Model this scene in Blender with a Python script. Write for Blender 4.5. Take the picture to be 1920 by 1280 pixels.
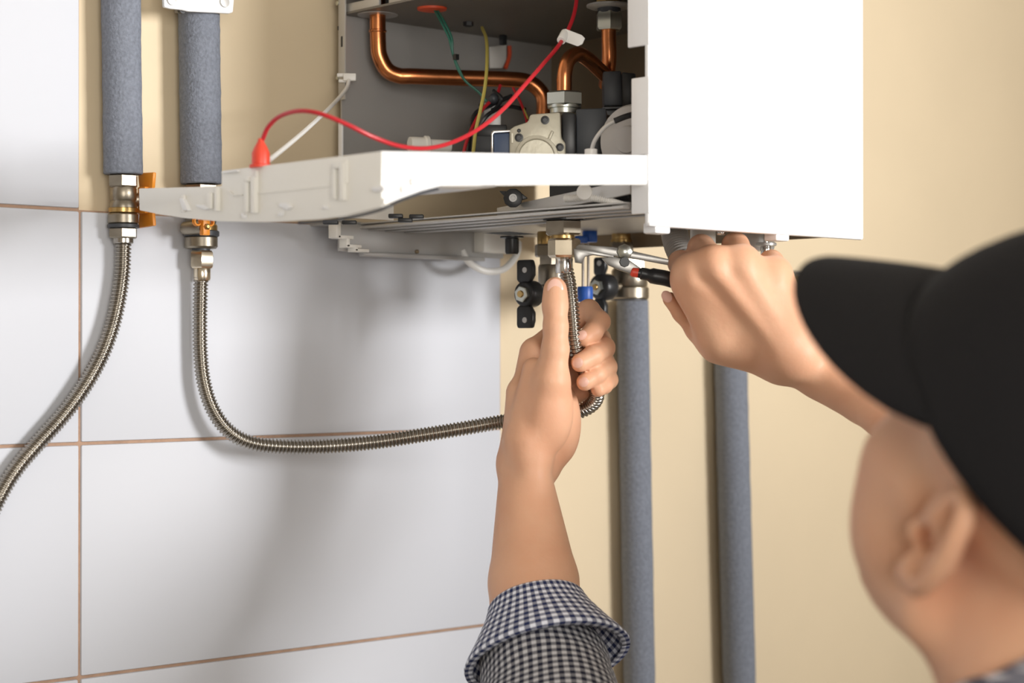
import bpy, bmesh, math, random
import numpy as np
from mathutils import Vector, Matrix

for o in list(bpy.data.objects):
    bpy.data.objects.remove(o)
scene = bpy.context.scene
COL = scene.collection
random.seed(4)

# ------------------------------------------------------------------ camera
# world: wall plane Y=0, room at Y<0, X to the right along the wall, Z up, metres
FPX = 3600.0
PHI = math.atan2(FPX, 3900.0)
PITCH = math.atan2(20.0, FPX)
FW = Vector((math.sin(PHI) * math.cos(PITCH), math.cos(PHI) * math.cos(PITCH), math.sin(PITCH)))
RT = Vector((math.cos(PHI), -math.sin(PHI), 0.0))
UP = RT.cross(FW)


def ray(x, y):
    return FW + RT * ((x - 960.0) / FPX) + UP * ((640.0 - y) / FPX)


CAM = -(ray(143, 660) * 1.644)
CAM.z = 0.0


def at(x, y, t):          # point seen at photograph pixel x, y at depth t metres
    return CAM + ray(x, y) * t


def onwall(x, y, d=0.0):  # point on the plane Y = -d
    r = ray(x, y)
    return CAM + r * ((-d - CAM.y) / r.y)


def onside(x, y, X):      # point on the plane X
    r = ray(x, y)
    return CAM + r * ((X - CAM.x) / r.x)


cam_data = bpy.data.cameras.new('camera')
cam_data.sensor_width = 36.0
cam_data.lens = 36.0 * FPX / 1920.0
cam_data.clip_start = 0.02
cam_data.dof.use_dof = True
cam_data.dof.focus_distance = 1.67
cam_data.dof.aperture_fstop = 4.8
cam = bpy.data.objects.new('camera', cam_data)
COL.objects.link(cam)
M = Matrix((RT, UP, -FW)).transposed().to_4x4()
M.translation = CAM
cam.matrix_world = M
scene.camera = cam

# ------------------------------------------------------------------ light
scene.view_settings.view_transform = 'Standard'
scene.view_settings.look = 'None'
scene.view_settings.gamma = 1.0
scene.view_settings.use_curve_mapping = False
scene.view_settings.exposure = 0.0
world = bpy.data.worlds.new('world')
scene.world = world
world.use_nodes = True
world.node_tree.nodes['Background'].inputs[0].default_value = (1.0, 0.95, 0.87, 1)
world.node_tree.nodes['Background'].inputs[1].default_value = 0.36


def area(name, loc, target, sx, sy, power, col, spread=180):
    l = bpy.data.lights.new(name, 'AREA')
    l.shape = 'RECTANGLE'
    l.size, l.size_y, l.energy, l.color = sx, sy, power, col
    l.spread = math.radians(spread)
    o = bpy.data.objects.new(name, l)
    COL.objects.link(o)
    o.location = loc
    o.rotation_euler = (Vector(target) - Vector(loc)).to_track_quat('-Z', 'Y').to_euler()
    return o


area('key_light', (1.12, -3.1, 0.30), (0.32, 0.0, 0.46), 0.85, 0.7, 12.6, (1.0, 0.98, 0.965), 60)
area('window_light', (-1.3, -2.75, 0.15), (0.3, -0.2, 0.0), 1.0, 1.0, 33, (1.0, 0.955, 0.89))

# ------------------------------------------------------------------ materials
MATS = {}


def mat(name, col, rough=0.5, metal=0.0, bump=0.0, bscale=200.0, var=0.0, vscale=20.0, col2=None,
        sss=0.0, coat=0.0, spec=0.5, detail=4.0, aniso=None):
    if name in MATS:
        return MATS[name]
    m = bpy.data.materials.new(name)
    m.use_nodes = True
    nt = m.node_tree
    b = nt.nodes['Principled BSDF']
    b.inputs['Base Color'].default_value = (*col, 1)
    b.inputs['Roughness'].default_value = rough
    b.inputs['Metallic'].default_value = metal
    b.inputs['Specular IOR Level'].default_value = spec
    b.inputs['Coat Weight'].default_value = coat
    tc = nt.nodes.new('ShaderNodeTexCoord')
    if var > 0:
        n = nt.nodes.new('ShaderNodeTexNoise')
        n.inputs['Scale'].default_value = vscale
        n.inputs['Detail'].default_value = detail
        nt.links.new(tc.outputs['Object'], n.inputs['Vector'])
        r = nt.nodes.new('ShaderNodeValToRGB')
        r.color_ramp.elements[0].position = 0.5 - 0.25
        r.color_ramp.elements[1].position = 0.5 + 0.25
        c2 = col2 if col2 else tuple(c * (1 - var) for c in col)
        r.color_ramp.elements[0].color = (*c2, 1)
        r.color_ramp.elements[1].color = (*col, 1)
        nt.links.new(n.outputs['Fac'], r.inputs['Fac'])
        nt.links.new(r.outputs['Color'], b.inputs['Base Color'])
    if bump > 0:
        n = nt.nodes.new('ShaderNodeTexNoise')
        n.inputs['Scale'].default_value = bscale
        n.inputs['Detail'].default_value = 3
        nt.links.new(tc.outputs['Object'], n.inputs['Vector'])
        bp = nt.nodes.new('ShaderNodeBump')
        bp.inputs['Strength'].default_value = bump
        bp.inputs['Distance'].default_value = 0.002
        nt.links.new(n.outputs['Fac'], bp.inputs['Height'])
        nt.links.new(bp.outputs['Normal'], b.inputs['Normal'])
    if sss > 0:
        b.inputs['Subsurface Weight'].default_value = sss
        b.inputs['Subsurface Radius'].default_value = (1.0, 0.35, 0.2)
        b.inputs['Subsurface Scale'].default_value = 0.006
    MATS[name] = m
    return m


m_paint = mat('cream_wall_paint', (0.76, 0.63, 0.435), 0.7, bump=0.12, bscale=55, var=0.05, vscale=6)
m_tile = mat('white_tile_glaze', (0.62, 0.64, 0.69), 0.45, bump=0.02, bscale=25, spec=0.14)
m_grout = mat('tan_grout', (0.46, 0.30, 0.21), 0.9, bump=0.5, bscale=300, var=0.25, vscale=90)
m_room = mat('room_paint', (0.70, 0.66, 0.60), 0.8)
m_floor = mat('floor_grey', (0.35, 0.32, 0.29), 0.5, var=0.1, vscale=8)
m_foam = mat('grey_foam', (0.245, 0.27, 0.325), 0.85, bump=0.6, bscale=420, var=0.5, vscale=330, col2=(0.16, 0.175, 0.21), spec=0.3)
m_brass = mat('nickel_brass', (0.38, 0.335, 0.265), 0.38, 1.0, bump=0.12, bscale=120, var=0.35, vscale=60)
m_tool = mat('tool_steel', (0.33, 0.32, 0.305), 0.34, 1.0, var=0.3, vscale=80)
m_oldbrass = mat('old_brass', (0.40, 0.32, 0.19), 0.42, 1.0, var=0.4, vscale=90)
m_brassy = mat('yellow_brass', (0.62, 0.42, 0.17), 0.32, 1.0, var=0.3, vscale=60)
m_nut = mat('plated_nut', (0.80, 0.70, 0.54), 0.22, 1.0, var=0.2, vscale=90)
m_steel = mat('hose_steel', (0.43, 0.40, 0.355), 0.25, 1.0, var=0.2, vscale=60)
m_chrome = mat('chrome', (0.72, 0.70, 0.67), 0.16, 1.0)
m_zinc = mat('zinc_plate', (0.62, 0.64, 0.58), 0.30, 1.0)
m_copper = mat('copper', (0.78, 0.29, 0.115), 0.25, 1.0, bump=0.04, bscale=150, var=0.3, vscale=40)
m_white = mat('white_enamel', (0.88, 0.885, 0.89), 0.3, spec=0.4)
m_tray = mat('cream_plastic', (0.88, 0.865, 0.81), 0.25, spec=0.5)
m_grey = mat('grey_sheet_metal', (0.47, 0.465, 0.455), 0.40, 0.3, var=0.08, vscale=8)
m_greyl = mat('light_grey_metal', (0.55, 0.54, 0.52), 0.35, 0.4)
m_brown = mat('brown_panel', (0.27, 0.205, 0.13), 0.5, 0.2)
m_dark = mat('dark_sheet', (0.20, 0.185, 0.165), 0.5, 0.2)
m_black = mat('black_plastic', (0.016, 0.017, 0.019), 0.38)
m_charc = mat('charcoal_plastic', (0.045, 0.05, 0.058), 0.45)
m_cast = mat('cast_alloy', (0.60, 0.57, 0.46), 0.42, 0.35, bump=0.1, bscale=200, var=0.12, vscale=50)
m_orange = mat('orange_plastic', (0.86, 0.31, 0.025), 0.4)
m_rod = mat('dull_rod', (0.33, 0.29, 0.26), 0.5, 0.6)
m_redwire = mat('red_cable', (0.52, 0.02, 0.03), 0.35)
m_redcap = mat('red_rubber', (0.80, 0.075, 0.04), 0.4)
m_redgrom = mat('orange_red_grommet', (0.72, 0.09, 0.03), 0.5)
m_green = mat('green_cable', (0.02, 0.13, 0.09), 0.4)
m_yellow = mat('yellow_green_cable', (0.50, 0.42, 0.10), 0.4)
m_whitep = mat('white_plastic', (0.82, 0.81, 0.78), 0.4)
m_blue = mat('blue_plastic', (0.015, 0.10, 0.45), 0.4)
m_slate = mat('slate_blue_coil', (0.055, 0.085, 0.16), 0.5)
m_pump = mat('grey_motor_paint', (0.52, 0.50, 0.48), 0.45)
m_greyhose = mat('grey_corrugated_plastic', (0.42, 0.40, 0.37), 0.5)
m_skin = mat('skin', (0.80, 0.47, 0.30), 0.48, bump=0.10, bscale=260, var=0.22, vscale=26, col2=(0.74, 0.39, 0.24), sss=0.12, spec=0.35)
m_nail = mat('nail', (0.82, 0.50, 0.40), 0.3)
m_lip = mat('lip', (0.58, 0.25, 0.2), 0.45)
m_eye = mat('eye_white', (0.8, 0.78, 0.75), 0.2)
m_iris = mat('iris', (0.08, 0.05, 0.03), 0.2)
m_hair = mat('short_dark_hair', (0.035, 0.025, 0.02), 0.7, bump=0.8, bscale=300)
m_cap = mat('black_cotton', (0.012, 0.0115, 0.013), 0.85, bump=0.3, bscale=600, spec=0.25)
m_trouser = mat('dark_trousers', (0.03, 0.035, 0.05), 0.85)
m_shoe = mat('black_shoe', (0.02, 0.02, 0.02), 0.5)


def gingham(name, white, navy, pitch, use_uv=True):
    m = bpy.data.materials.new(name)
    m.use_nodes = True
    nt = m.node_tree
    L = nt.links
    b = nt.nodes['Principled BSDF']
    b.inputs['Roughness'].default_value = 0.85
    b.inputs['Specular IOR Level'].default_value = 0.2
    tc = nt.nodes.new('ShaderNodeTexCoord')
    sp = nt.nodes.new('ShaderNodeSeparateXYZ')
    L.new(tc.outputs['UV' if use_uv else 'Object'], sp.inputs[0])
    outs = []
    for ax in ((0, 1) if use_uv else (0, 2)):
        mu = nt.nodes.new('ShaderNodeMath'); mu.operation = 'MULTIPLY'
        mu.inputs[1].default_value = 2 * math.pi / pitch
        L.new(sp.outputs[ax], mu.inputs[0])
        si = nt.nodes.new('ShaderNodeMath'); si.operation = 'SINE'
        L.new(mu.outputs[0], si.inputs[0])
        mr = nt.nodes.new('ShaderNodeMapRange')
        mr.inputs[1].default_value = -0.25
        mr.inputs[2].default_value = 0.25
        L.new(si.outputs[0], mr.inputs[0])
        outs.append(mr.outputs[0])
    ad = nt.nodes.new('ShaderNodeMath'); ad.operation = 'ADD'
    L.new(outs[0], ad.inputs[0]); L.new(outs[1], ad.inputs[1])
    hf = nt.nodes.new('ShaderNodeMath'); hf.operation = 'MULTIPLY'; hf.inputs[1].default_value = 0.5
    L.new(ad.outputs[0], hf.inputs[0])
    r = nt.nodes.new('ShaderNodeValToRGB')
    r.color_ramp.elements[0].color = (*white, 1)
    r.color_ramp.elements[1].color = (*navy, 1)
    e = r.color_ramp.elements.new(0.5)
    e.color = tuple(0.30 * a + 0.70 * c for a, c in zip(white, navy)) + (1,)
    L.new(hf.outputs[0], r.inputs['Fac'])
    L.new(r.outputs['Color'], b.inputs['Base Color'])
    n = nt.nodes.new('ShaderNodeTexNoise'); n.inputs['Scale'].default_value = 700
    L.new(tc.outputs['Object'], n.inputs['Vector'])
    bp = nt.nodes.new('ShaderNodeBump'); bp.inputs['Strength'].default_value = 0.25; bp.inputs['Distance'].default_value = 0.001
    L.new(n.outputs['Fac'], bp.inputs['Height']); L.new(bp.outputs['Normal'], b.inputs['Normal'])
    return m


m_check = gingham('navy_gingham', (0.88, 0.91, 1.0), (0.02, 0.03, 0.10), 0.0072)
m_check_in = gingham('navy_gingham_sleeve_shaded', (0.62, 0.62, 0.64), (0.014, 0.016, 0.035), 0.0072)  # darker copy: sleeve shade put into the colour, plus inside-out cloth
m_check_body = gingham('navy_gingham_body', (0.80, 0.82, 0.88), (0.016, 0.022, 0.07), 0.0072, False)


# ------------------------------------------------------------------ mesh helpers
def frame_from(d):
    d = Vector(d).normalized()
    a = Vector((0, 0, 1)) if abs(d.z) < 0.9 else Vector((1, 0, 0))
    u = a.cross(d).normalized()
    return u, d.cross(u), d


class MB:
    def __init__(self):
        self.v, self.f, self.uv = [], [], {}

    def add(self, vs, fs):
        b = len(self.v)
        self.v += [Vector(p) for p in vs]
        self.f += [tuple(i + b for i in f) for f in fs]
        return self

    def box(self, lo, hi, rot=None, c=None):
        x0, y0, z0 = lo; x1, y1, z1 = hi
        vs = [Vector(p) for p in ((x0, y0, z0), (x1, y0, z0), (x1, y1, z0), (x0, y1, z0), (x0, y0, z1), (x1, y0, z1), (x1, y1, z1), (x0, y1, z1))]
        if rot is not None:
            vs = [rot @ p + Vector(c) for p in vs]
        return self.add(vs, [(0, 3, 2, 1), (4, 5, 6, 7), (0, 1, 5, 4), (1, 2, 6, 5), (2, 3, 7, 6), (3, 0, 4, 7)])

    def cbox(self, c, size, u=None, v=None, w=None):
        u = Vector(u or (1, 0, 0)); v = Vector(v or (0, 1, 0)); w = Vector(w or (0, 0, 1))
        R = Matrix((u, v, w)).transposed()
        s = [q / 2 for q in size]
        return self.box((-s[0], -s[1], -s[2]), tuple(s), R, c)

    def sweep(self, path, radii, n=16, caps=True, phase=0.0):
        P = [Vector(p) for p in path]
        if not hasattr(radii, '__len__'):
            radii = [radii] * len(P)
        T = []
        for i in range(len(P)):
            a = P[max(0, i - 1)]; b = P[min(len(P) - 1, i + 1)]
            d = b - a
            T.append(d.normalized() if d.length > 1e-9 else (T[-1] if T else Vector((0, 0, 1))))
        u, v, _ = frame_from(T[0])
        rings = []
        for i, p in enumerate(P):
            if i:
                u = (u - T[i] * u.dot(T[i])).normalized()
            v = T[i].cross(u)
            rings.append([p + (u * math.cos(phase + 2 * math.pi * k / n) + v * math.sin(phase + 2 * math.pi * k / n)) * radii[i] for k in range(n)])
        vs = [q for r in rings for q in r]
        fs = []
        for i in range(len(P) - 1):
            for k in range(n):
                k2 = (k + 1) % n
                fs.append((i * n + k, i * n + k2, (i + 1) * n + k2, (i + 1) * n + k))
        if caps:
            fs.append(tuple(reversed(range(n))))
            fs.append(tuple((len(P) - 1) * n + k for k in range(n)))
        return self.add(vs, fs)

    def lathe(self, o, d, prof, n=24, phase=0.0, caps=True):   # prof: (along, radius)
        u, v, w = frame_from(d)
        o = Vector(o)
        vs = []
        for a, r in prof:
            for k in range(n):
                t = phase + 2 * math.pi * k / n
                vs.append(o + w * a + (u * math.cos(t) + v * math.sin(t)) * max(r, 1e-5))
        fs = []
        for i in range(len(prof) - 1):
            for k in range(n):
                k2 = (k + 1) % n
                fs.append((i * n + k, i * n + k2, (i + 1) * n + k2, (i + 1) * n + k))
        if caps:
            fs.append(tuple(reversed(range(n))))
            fs.append(tuple((len(prof) - 1) * n + k for k in range(n)))
        return self.add(vs, fs)

    def hexnut(self, o, d, h, r, phase=0.0, ch=0.12):
        return self.lathe(o, d, [(0, r * (1 - ch)), (h * 0.12, r), (h * 0.88, r), (h, r * (1 - ch))], 6, phase)

    def plate(self, pts, thick, nrm=None):
        P = [Vector(p) for p in pts]
        if nrm is None:
            nrm = Vector((0, 0, 0))
            for i in range(len(P)):
                a, b = P[i], P[(i + 1) % len(P)]
                nrm += a.cross(b)
            nrm.normalize()
        nrm = Vector(nrm).normalized()
        n = len(P)
        vs = [p + nrm * thick / 2 for p in P] + [p - nrm * thick / 2 for p in P]
        fs = [tuple(range(n)), tuple(reversed(range(n, 2 * n)))]
        fs += [((i + 1) % n, i, n + i, n + (i + 1) % n) for i in range(n)]
        return self.add(vs, fs)

    def ball(self, c, r, n=14, sq=(1, 1, 1)):
        prof = [(-math.cos(math.pi * i / n), math.sin(math.pi * i / n)) for i in range(n + 1)]
        b = len(self.v)
        self.lathe((0, 0, 0), (0, 0, 1), prof, 2 * n)
        for i in range(b, len(self.v)):
            p = self.v[i]
            self.v[i] = Vector(c) + Vector((p.x * r * sq[0], p.y * r * sq[1], p.z * r * sq[2]))
        return self

    def build(self, name, m, parent=None, bevel=0.0, smooth=True, angle=35, seg=2, sub=0):
        me = bpy.data.meshes.new(name)
        me.from_pydata([tuple(p) for p in self.v], [], self.f)
        bm = bmesh.new(); bm.from_mesh(me)
        bmesh.ops.recalc_face_normals(bm, faces=bm.faces)
        if bevel > 0:
            es = [e for e in bm.edges if len(e.link_faces) == 2 and e.calc_face_angle(0) > 0.6]
            bmesh.ops.bevel(bm, geom=es, offset=bevel, segments=seg, profile=0.5, affect='EDGES', clamp_overlap=True)
        if smooth:
            for f in bm.faces:
                f.smooth = True
            a = math.radians(angle)
            for e in bm.edges:
                if len(e.link_faces) == 2 and e.calc_face_angle(0) > a:
                    e.smooth = False
        bm.to_mesh(me); bm.free()
        me.materials.append(m)
        o = bpy.data.objects.new(name, me)
        COL.objects.link(o)
        if parent is not None:
            o.parent = parent
            o.matrix_parent_inverse = Matrix.Translation(-Vector(parent_loc(parent)))
        if sub:
            md = o.modifiers.new('sub', 'SUBSURF'); md.levels = sub; md.render_levels = sub
        return o


def parent_loc(p):
    loc = Vector((0, 0, 0))
    while p is not None:
        loc = loc + p.location
        p = p.parent if False else None
    return loc


def thing(name, label, cat, loc, group=None):
    o = bpy.data.objects.new(name, None)
    o.empty_display_size = 0.05
    COL.objects.link(o)
    o.location = loc
    o['label'] = label; o['category'] = cat
    if group:
        o['group'] = group
    return o


def tag(o, label=None, cat=None, group=None, kind=None):
    if label: o['label'] = label
    if cat: o['category'] = cat
    if group: o['group'] = group
    if kind: o['kind'] = kind
    return o


def spline(pts, n=12):      # Catmull-Rom through points
    P = [Vector(p) for p in pts]
    P = [P[0] * 2 - P[1]] + P + [P[-1] * 2 - P[-2]]
    out = []
    for i in range(1, len(P) - 2):
        a, b, c, d = P[i - 1:i + 3]
        for k in range(n):
            t = k / n
            out.append(0.5 * ((2 * b) + (c - a) * t + (2 * a - 5 * b + 4 * c - d) * t * t + (3 * b - a - 3 * c + d) * t ** 3))
    out.append(P[-2])
    return out


def resample(path, step):
    P = [Vector(p) for p in path]
    out = [P[0]]
    acc = 0.0
    for a, b in zip(P, P[1:]):
        l = (b - a).length
        while acc + l >= step:
            t = (step - acc) / l
            a = a + (b - a) * t
            out.append(a.copy())
            l = (b - a).length
            acc = 0.0
        acc += l
    return out
# ------------------------------------------------------------------ the setting
FLOOR = -1.72
room = MB().box((-2.3, 0.0, FLOOR), (2.6, 0.10, 1.05)).build('wall_back', m_paint)
tag(room, kind='structure')
tag(MB().box((-2.3, -3.7, FLOOR - 0.1), (2.6, 0.1, FLOOR)).build('floor', m_floor), kind='structure')
tag(MB().box((-2.3, -3.7, 1.05), (2.6, 0.1, 1.15)).build('ceiling', m_room), kind='structure')
tag(MB().box((2.6, -3.7, FLOOR), (2.7, 0.1, 1.05)).build('wall_right', m_room), kind='structure')
tag(MB().box((-2.4, -3.7, FLOOR), (-2.3, 0.1, 1.05)).build('wall_left', m_room), kind='structure')

G = 0.0013                      # half joint
TH = 0.007
ROWS = [(0.1215 + 0.1995 * k, 0.1215 + 0.1995 * (k + 1)) for k in range(-5, 3)]
TW = 0.487
ntile = 0
tile_me = None
for r, (z0, z1) in enumerate(ROWS):
    for c in range(-3, 1):
        x0, x1 = c * TW, (c + 1) * TW
        if z0 > 0.12 and c >= 0:
            continue            # above the boiler pipes only the left column is tiled
        if tile_me is None:
            t = MB().box((G, -TH, G), (TW - G, -0.0005, 0.1995 - G)).build('tile', m_tile, None, bevel=0.0016)
            tile_me = t.data
        else:
            t = bpy.data.objects.new('tile', tile_me)
            COL.objects.link(t)
        t.location = (x0, 0, z0)
        t.rotation_euler = (random.uniform(-1, 1) * 0.002, 0, random.uniform(-1, 1) * 0.0008)
        t.parent = room
g = MB()
g.box((-3 * TW, -0.0048, ROWS[0][0]), (TW, -0.0002, ROWS[4][1]))
g.box((-3 * TW, -0.0048, ROWS[4][1]), (-0.0005, -0.0002, ROWS[-1][1]))
g.build('grout', m_grout, room)

# ------------------------------------------------------------------ boiler
BX0, BX1 = 0.267, 0.546
BYF, BYB = -0.42, -0.02
BZ0, BZC, BZT = 0.0995, 0.318, 0.80
boiler = thing('boiler', 'white wall-hung gas boiler with its left side open to copper pipes and wires', 'boiler', (BX0, BYB, BZ0))

fp = MB()
fp.box((BX0 + 0.001, BYF, BZ0), (BX1, BYF + 0.006, BZT))
o = fp.build('front_panel', m_white, boiler, bevel=0.0022)
# left return flange of the front panel, with its notches
fl = MB()


def side_y(px):     # depth along the left side plane for a pixel column
    return onside(px, 400, BX0).y


def side_z(px, py):
    return onside(px, py, BX0).z


yb = side_y(1176)
fl.box((BX0, BYF, side_z(1176, 90)), (BX0 + 0.0035, yb, BZT))
yb2 = side_y(1183)
fl.box((BX0, BYF, side_z(1183, 292)), (BX0 + 0.0035, yb2, side_z(1183, 147)))
fl.box((BX0, BYF, side_z(1183, 402)), (BX0 + 0.0035, yb2, side_z(1183, 340)))
fl.box((BX0 + 0.0005, BYF + 0.001, BZ0 + 0.002), (BX0 + 0.003, BYF + 0.005, BZT))
fl.build('side_flange', m_white, o, bevel=0.0014)
# tabs under the front edge, screw
for px in (1240, 1465):
    p = onwall(px, 434 if px < 1300 else 447, 0.416)
    MB().box((p.x - 0.009, BYF + 0.002, BZ0 - 0.005), (p.x + 0.009, BYF + 0.016, BZ0 + 0.004)).build('tab', m_white, o, bevel=0.0018)

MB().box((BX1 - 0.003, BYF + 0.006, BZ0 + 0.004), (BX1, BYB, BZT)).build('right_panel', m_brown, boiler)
BACKZ = 0.186
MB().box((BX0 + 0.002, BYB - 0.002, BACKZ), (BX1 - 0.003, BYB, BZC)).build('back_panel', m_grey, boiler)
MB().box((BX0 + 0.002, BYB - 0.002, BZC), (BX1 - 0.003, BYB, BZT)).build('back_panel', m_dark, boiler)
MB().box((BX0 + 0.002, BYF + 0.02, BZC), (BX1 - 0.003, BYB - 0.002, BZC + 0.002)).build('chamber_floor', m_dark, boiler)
MB().box((BX0, BYF + 0.03, BZC + 0.017), (BX0 + 0.002, BYB, BZT)).build('left_panel', m_greyl, boiler)
MB().box((BX0, BYF, BZT), (BX1, BYB, BZT + 0.004)).build('top_panel', m_white, boiler)
# light rail along the chamber floor's open edge, in two lengths
for a, b in ((641, 712), (730, 1000)):
    r1, r2 = onside(a, 30, BX0 + 0.004), onside(b, 30, BX0 + 0.004)
    MB().box((BX0 + 0.003, r1.y, BZC + 0.001), (BX0 + 0.006, r2.y, BZC + 0.010)).build('edge_rail', m_greyl, boiler, bevel=0.0008)
# rear upright of the left side, with holes and screws
st = MB()
zt, zb = 0.40, onside(637, 188, BX0).z
st.box((BX0 - 0.001, BYB - 0.0105, zb), (BX0 + 0.001, BYB + 0.0, zt))
zb2 = onside(637, 300, BX0).z
up = st.build('rear_upright', m_greyl, boiler, bevel=0.0006)
st = MB(); st.box((BX0 - 0.001, BYB - 0.006, onside(632, 418, BX0).z), (BX0 + 0.001, BYB, onside(632, 229, BX0).z))
st.build('rear_upright', m_white, boiler, bevel=0.0005)
for py, rad in ((6, 0.0022), (146, 0.0018)):
    p = onside(633, py, BX0 - 0.001)
    MB().lathe(p, (-1, 0, 0), [(0, rad), (0.0008, rad), (0.0012, rad * 0.6)], 14).build('screw', m_zinc, up)
for py, w, h in ((53, 0.0006, 0.002), (78, 0.0012, 0.005)):
    p = onside(634 if py < 60 else 641, py, BX0 - 0.001)
    MB().cbox(p, (0.0006, w * 2, h * 2)).build('slot', m_black, up)

# bottom plate and the long strips of its left edge
ZP = 0.117
MB().box((BX0 + 0.02, BYF + 0.05, ZP), (BX1 - 0.02, BYB - 0.02, ZP + 0.002)).build('bottom_plate', m_grey, boiler)
strips = [(BX0 + 0.000, 0.1150, 0.0024, m_greyl), (BX0 + 0.010, 0.1135, 0.0018, m_grey), (BX0 + 0.0195, 0.1150, 0.0020, m_greyl), (BX0 + 0.030, 0.1130, 0.0018, m_grey),
          (BX0 + 0.041, 0.1145, 0.0026, m_greyl), (BX0 + 0.053, 0.1125, 0.002, m_grey), (BX0 + 0.066, 0.1140, 0.002, m_greyl), (BX0 + 0.001, 0.1190, 0.0016, m_greyl)]
for x, z, t, m in strips:
    MB().box((x, BYF + 0.028, z), (x + 0.0085, BYB - 0.02 - (x - BX0) * 0.2, z + t)).build('bottom_strip', m, boiler, bevel=0.0006)
# slanting bar in the open lower bay, with its bright hole
pa, pb = at(935, 402, 1.67), at(1185, 350, 1.545)
d = (pb - pa).normalized()
sb = MB().cbox((pa + pb) / 2, ((pb - pa).length, 0.004, 0.0115), d, Vector((0, 0, 1)).cross(d).normalized(), d.cross(Vector((0, 0, 1)).cross(d).normalized()))
sb = sb.build('slanting_bar', m_greyl, boiler, bevel=0.0007)
hp = at(1096, 360, 1.566)
sd = (CAM - hp).normalized()
MB().lathe(hp, sd, [(0, 0.0065), (0.0008, 0.006), (0.001, 0.004)], 20).build('bright_washer', m_whitep, sb)
# black ribbed cable duct in the lower bay
MB().box((BX0 + 0.05, BYF + 0.03, 0.120), (BX0 + 0.053, BYF + 0.165, 0.150)).build('lower_bay_shade', m_black, boiler)  # black sheet added to stand for the shade inside the bay
pth = resample(spline([at(1060, 372, 1.60), at(1120, 372, 1.575), at(1178, 388, 1.55)]), 0.0006)
MB().sweep(pth, [0.0026 + 0.0007 * math.sin(i * 1.6) for i in range(len(pth))], 12).build('cable_duct', m_whitep, boiler)
pth = resample(spline([at(1120, 362, 1.60), at(1150, 366, 1.59), at(1185, 362, 1.57)]), 0.0006)
MB().sweep(pth, [0.0040 + 0.0012 * math.sin(i * 1.0) for i in range(len(pth))], 12).build('cable_duct', m_black, boiler)
# black star knob hanging in the lower bay
c = at(962, 372, 1.64)
kn = MB().lathe(c, -FW, [(-0.006, 0.007), (0.006, 0.0085)], 10)
kn.plate([at(936, 358, 1.64), at(975, 360, 1.64), at(990, 372, 1.64), at(968, 378, 1.64), at(946, 368, 1.64)], 0.006)
k = kn.build('star_knob', m_black, boiler, bevel=0.0008)
MB().lathe(c - FW * 0.006, -FW, [(0, 0.0036), (0.0015, 0.0034), (0.0015, 0.002), (0.0005, 0.0018)], 18).build('knob_screw', m_grey, k)

# stepped grey mounting rail at the wall below the boiler
ra = onwall(640, 448, 0.055); rb = onwall(948, 452, 0.055)
rl = MB()
rl.box((ra.x, -0.052, ra.z - 0.011), (rb.x, -0.049, ra.z + 0.016))
rl.box((ra.x, -0.052, ra.z + 0.014), (rb.x, -0.006, ra.z + 0.017))
rl.box((ra.x + 0.024, -0.058, ra.z - 0.015), (rb.x - 0.03, -0.050, ra.z - 0.011))
rail = rl.build('mounting_rail', m_grey, boiler, bevel=0.0008)
clp = MB()
for x0, y0, x1, y1 in ((628, 417, 637, 446), (632, 442, 661, 447), (648, 445, 654, 463), (648, 459, 676, 464), (664, 462, 669, 471), (664, 467, 690, 472)):
    q0, q1 = onwall(x0, y1, 0.064), onwall(x1, y0, 0.064)
    clp.box((q0.x, -0.066, q0.z), (q1.x, -0.054, q1.z))
clp.build('end_clip', m_tray, rail, bevel=0.0006)
p = onwall(925, 450, 0.058)
MB().cbox(p, (0.040, 0.018, 0.026)).build('junction_box', m_tray, boiler, bevel=0.002)
p = onwall(778, 472, 0.05)
MB().lathe(p, (0, -1, 0), [(0, 0.002), (0.004, 0.002), (0.005, 0.001)], 10).build('rail_screw', m_brown, rail)
# black rubber feet under the tray / plate
for px, py, dep, w in ((620, 417, 1.70, 0.0135), (655, 417, 1.70, 0.0130), (742, 405, 1.66, 0.0125), (781, 406, 1.66, 0.0125), (760, 413, 1.66, 0.0125)):
    MB().cbox(at(px, py, dep), (w, 0.009, 0.0036), RT, UP.cross(RT), UP).build('rubber_foot', m_black, boiler, bevel=0.0009)
# black plug through the plate
p = at(960, 452, 1.78)
MB().lathe(p + Vector((0, 0, -0.012)), (0, 0, 1), [(0, 0.0055), (0.002, 0.0065), (0.014, 0.0065), (0.015, 0.011), (0.0165, 0.011)], 18).build('black_plug', m_black, boiler)
pl = MB().plate([at(905, 437, 1.76), at(955, 434, 1.76), at(1010, 439, 1.76), at(955, 441, 1.76)], 0.001)
pl.build('plug_gasket', m_black, boiler)
# white loop of cable hanging from the box
pth = spline([onwall(866, 470, 0.05), onwall(880, 492, 0.055), onwall(910, 508, 0.06), onwall(945, 504, 0.06), onwall(968, 478, 0.05), onwall(972, 455, 0.04)])
MB().sweep(pth, 0.0034, 10).build('white_cable', m_whitep, boiler)

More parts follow.
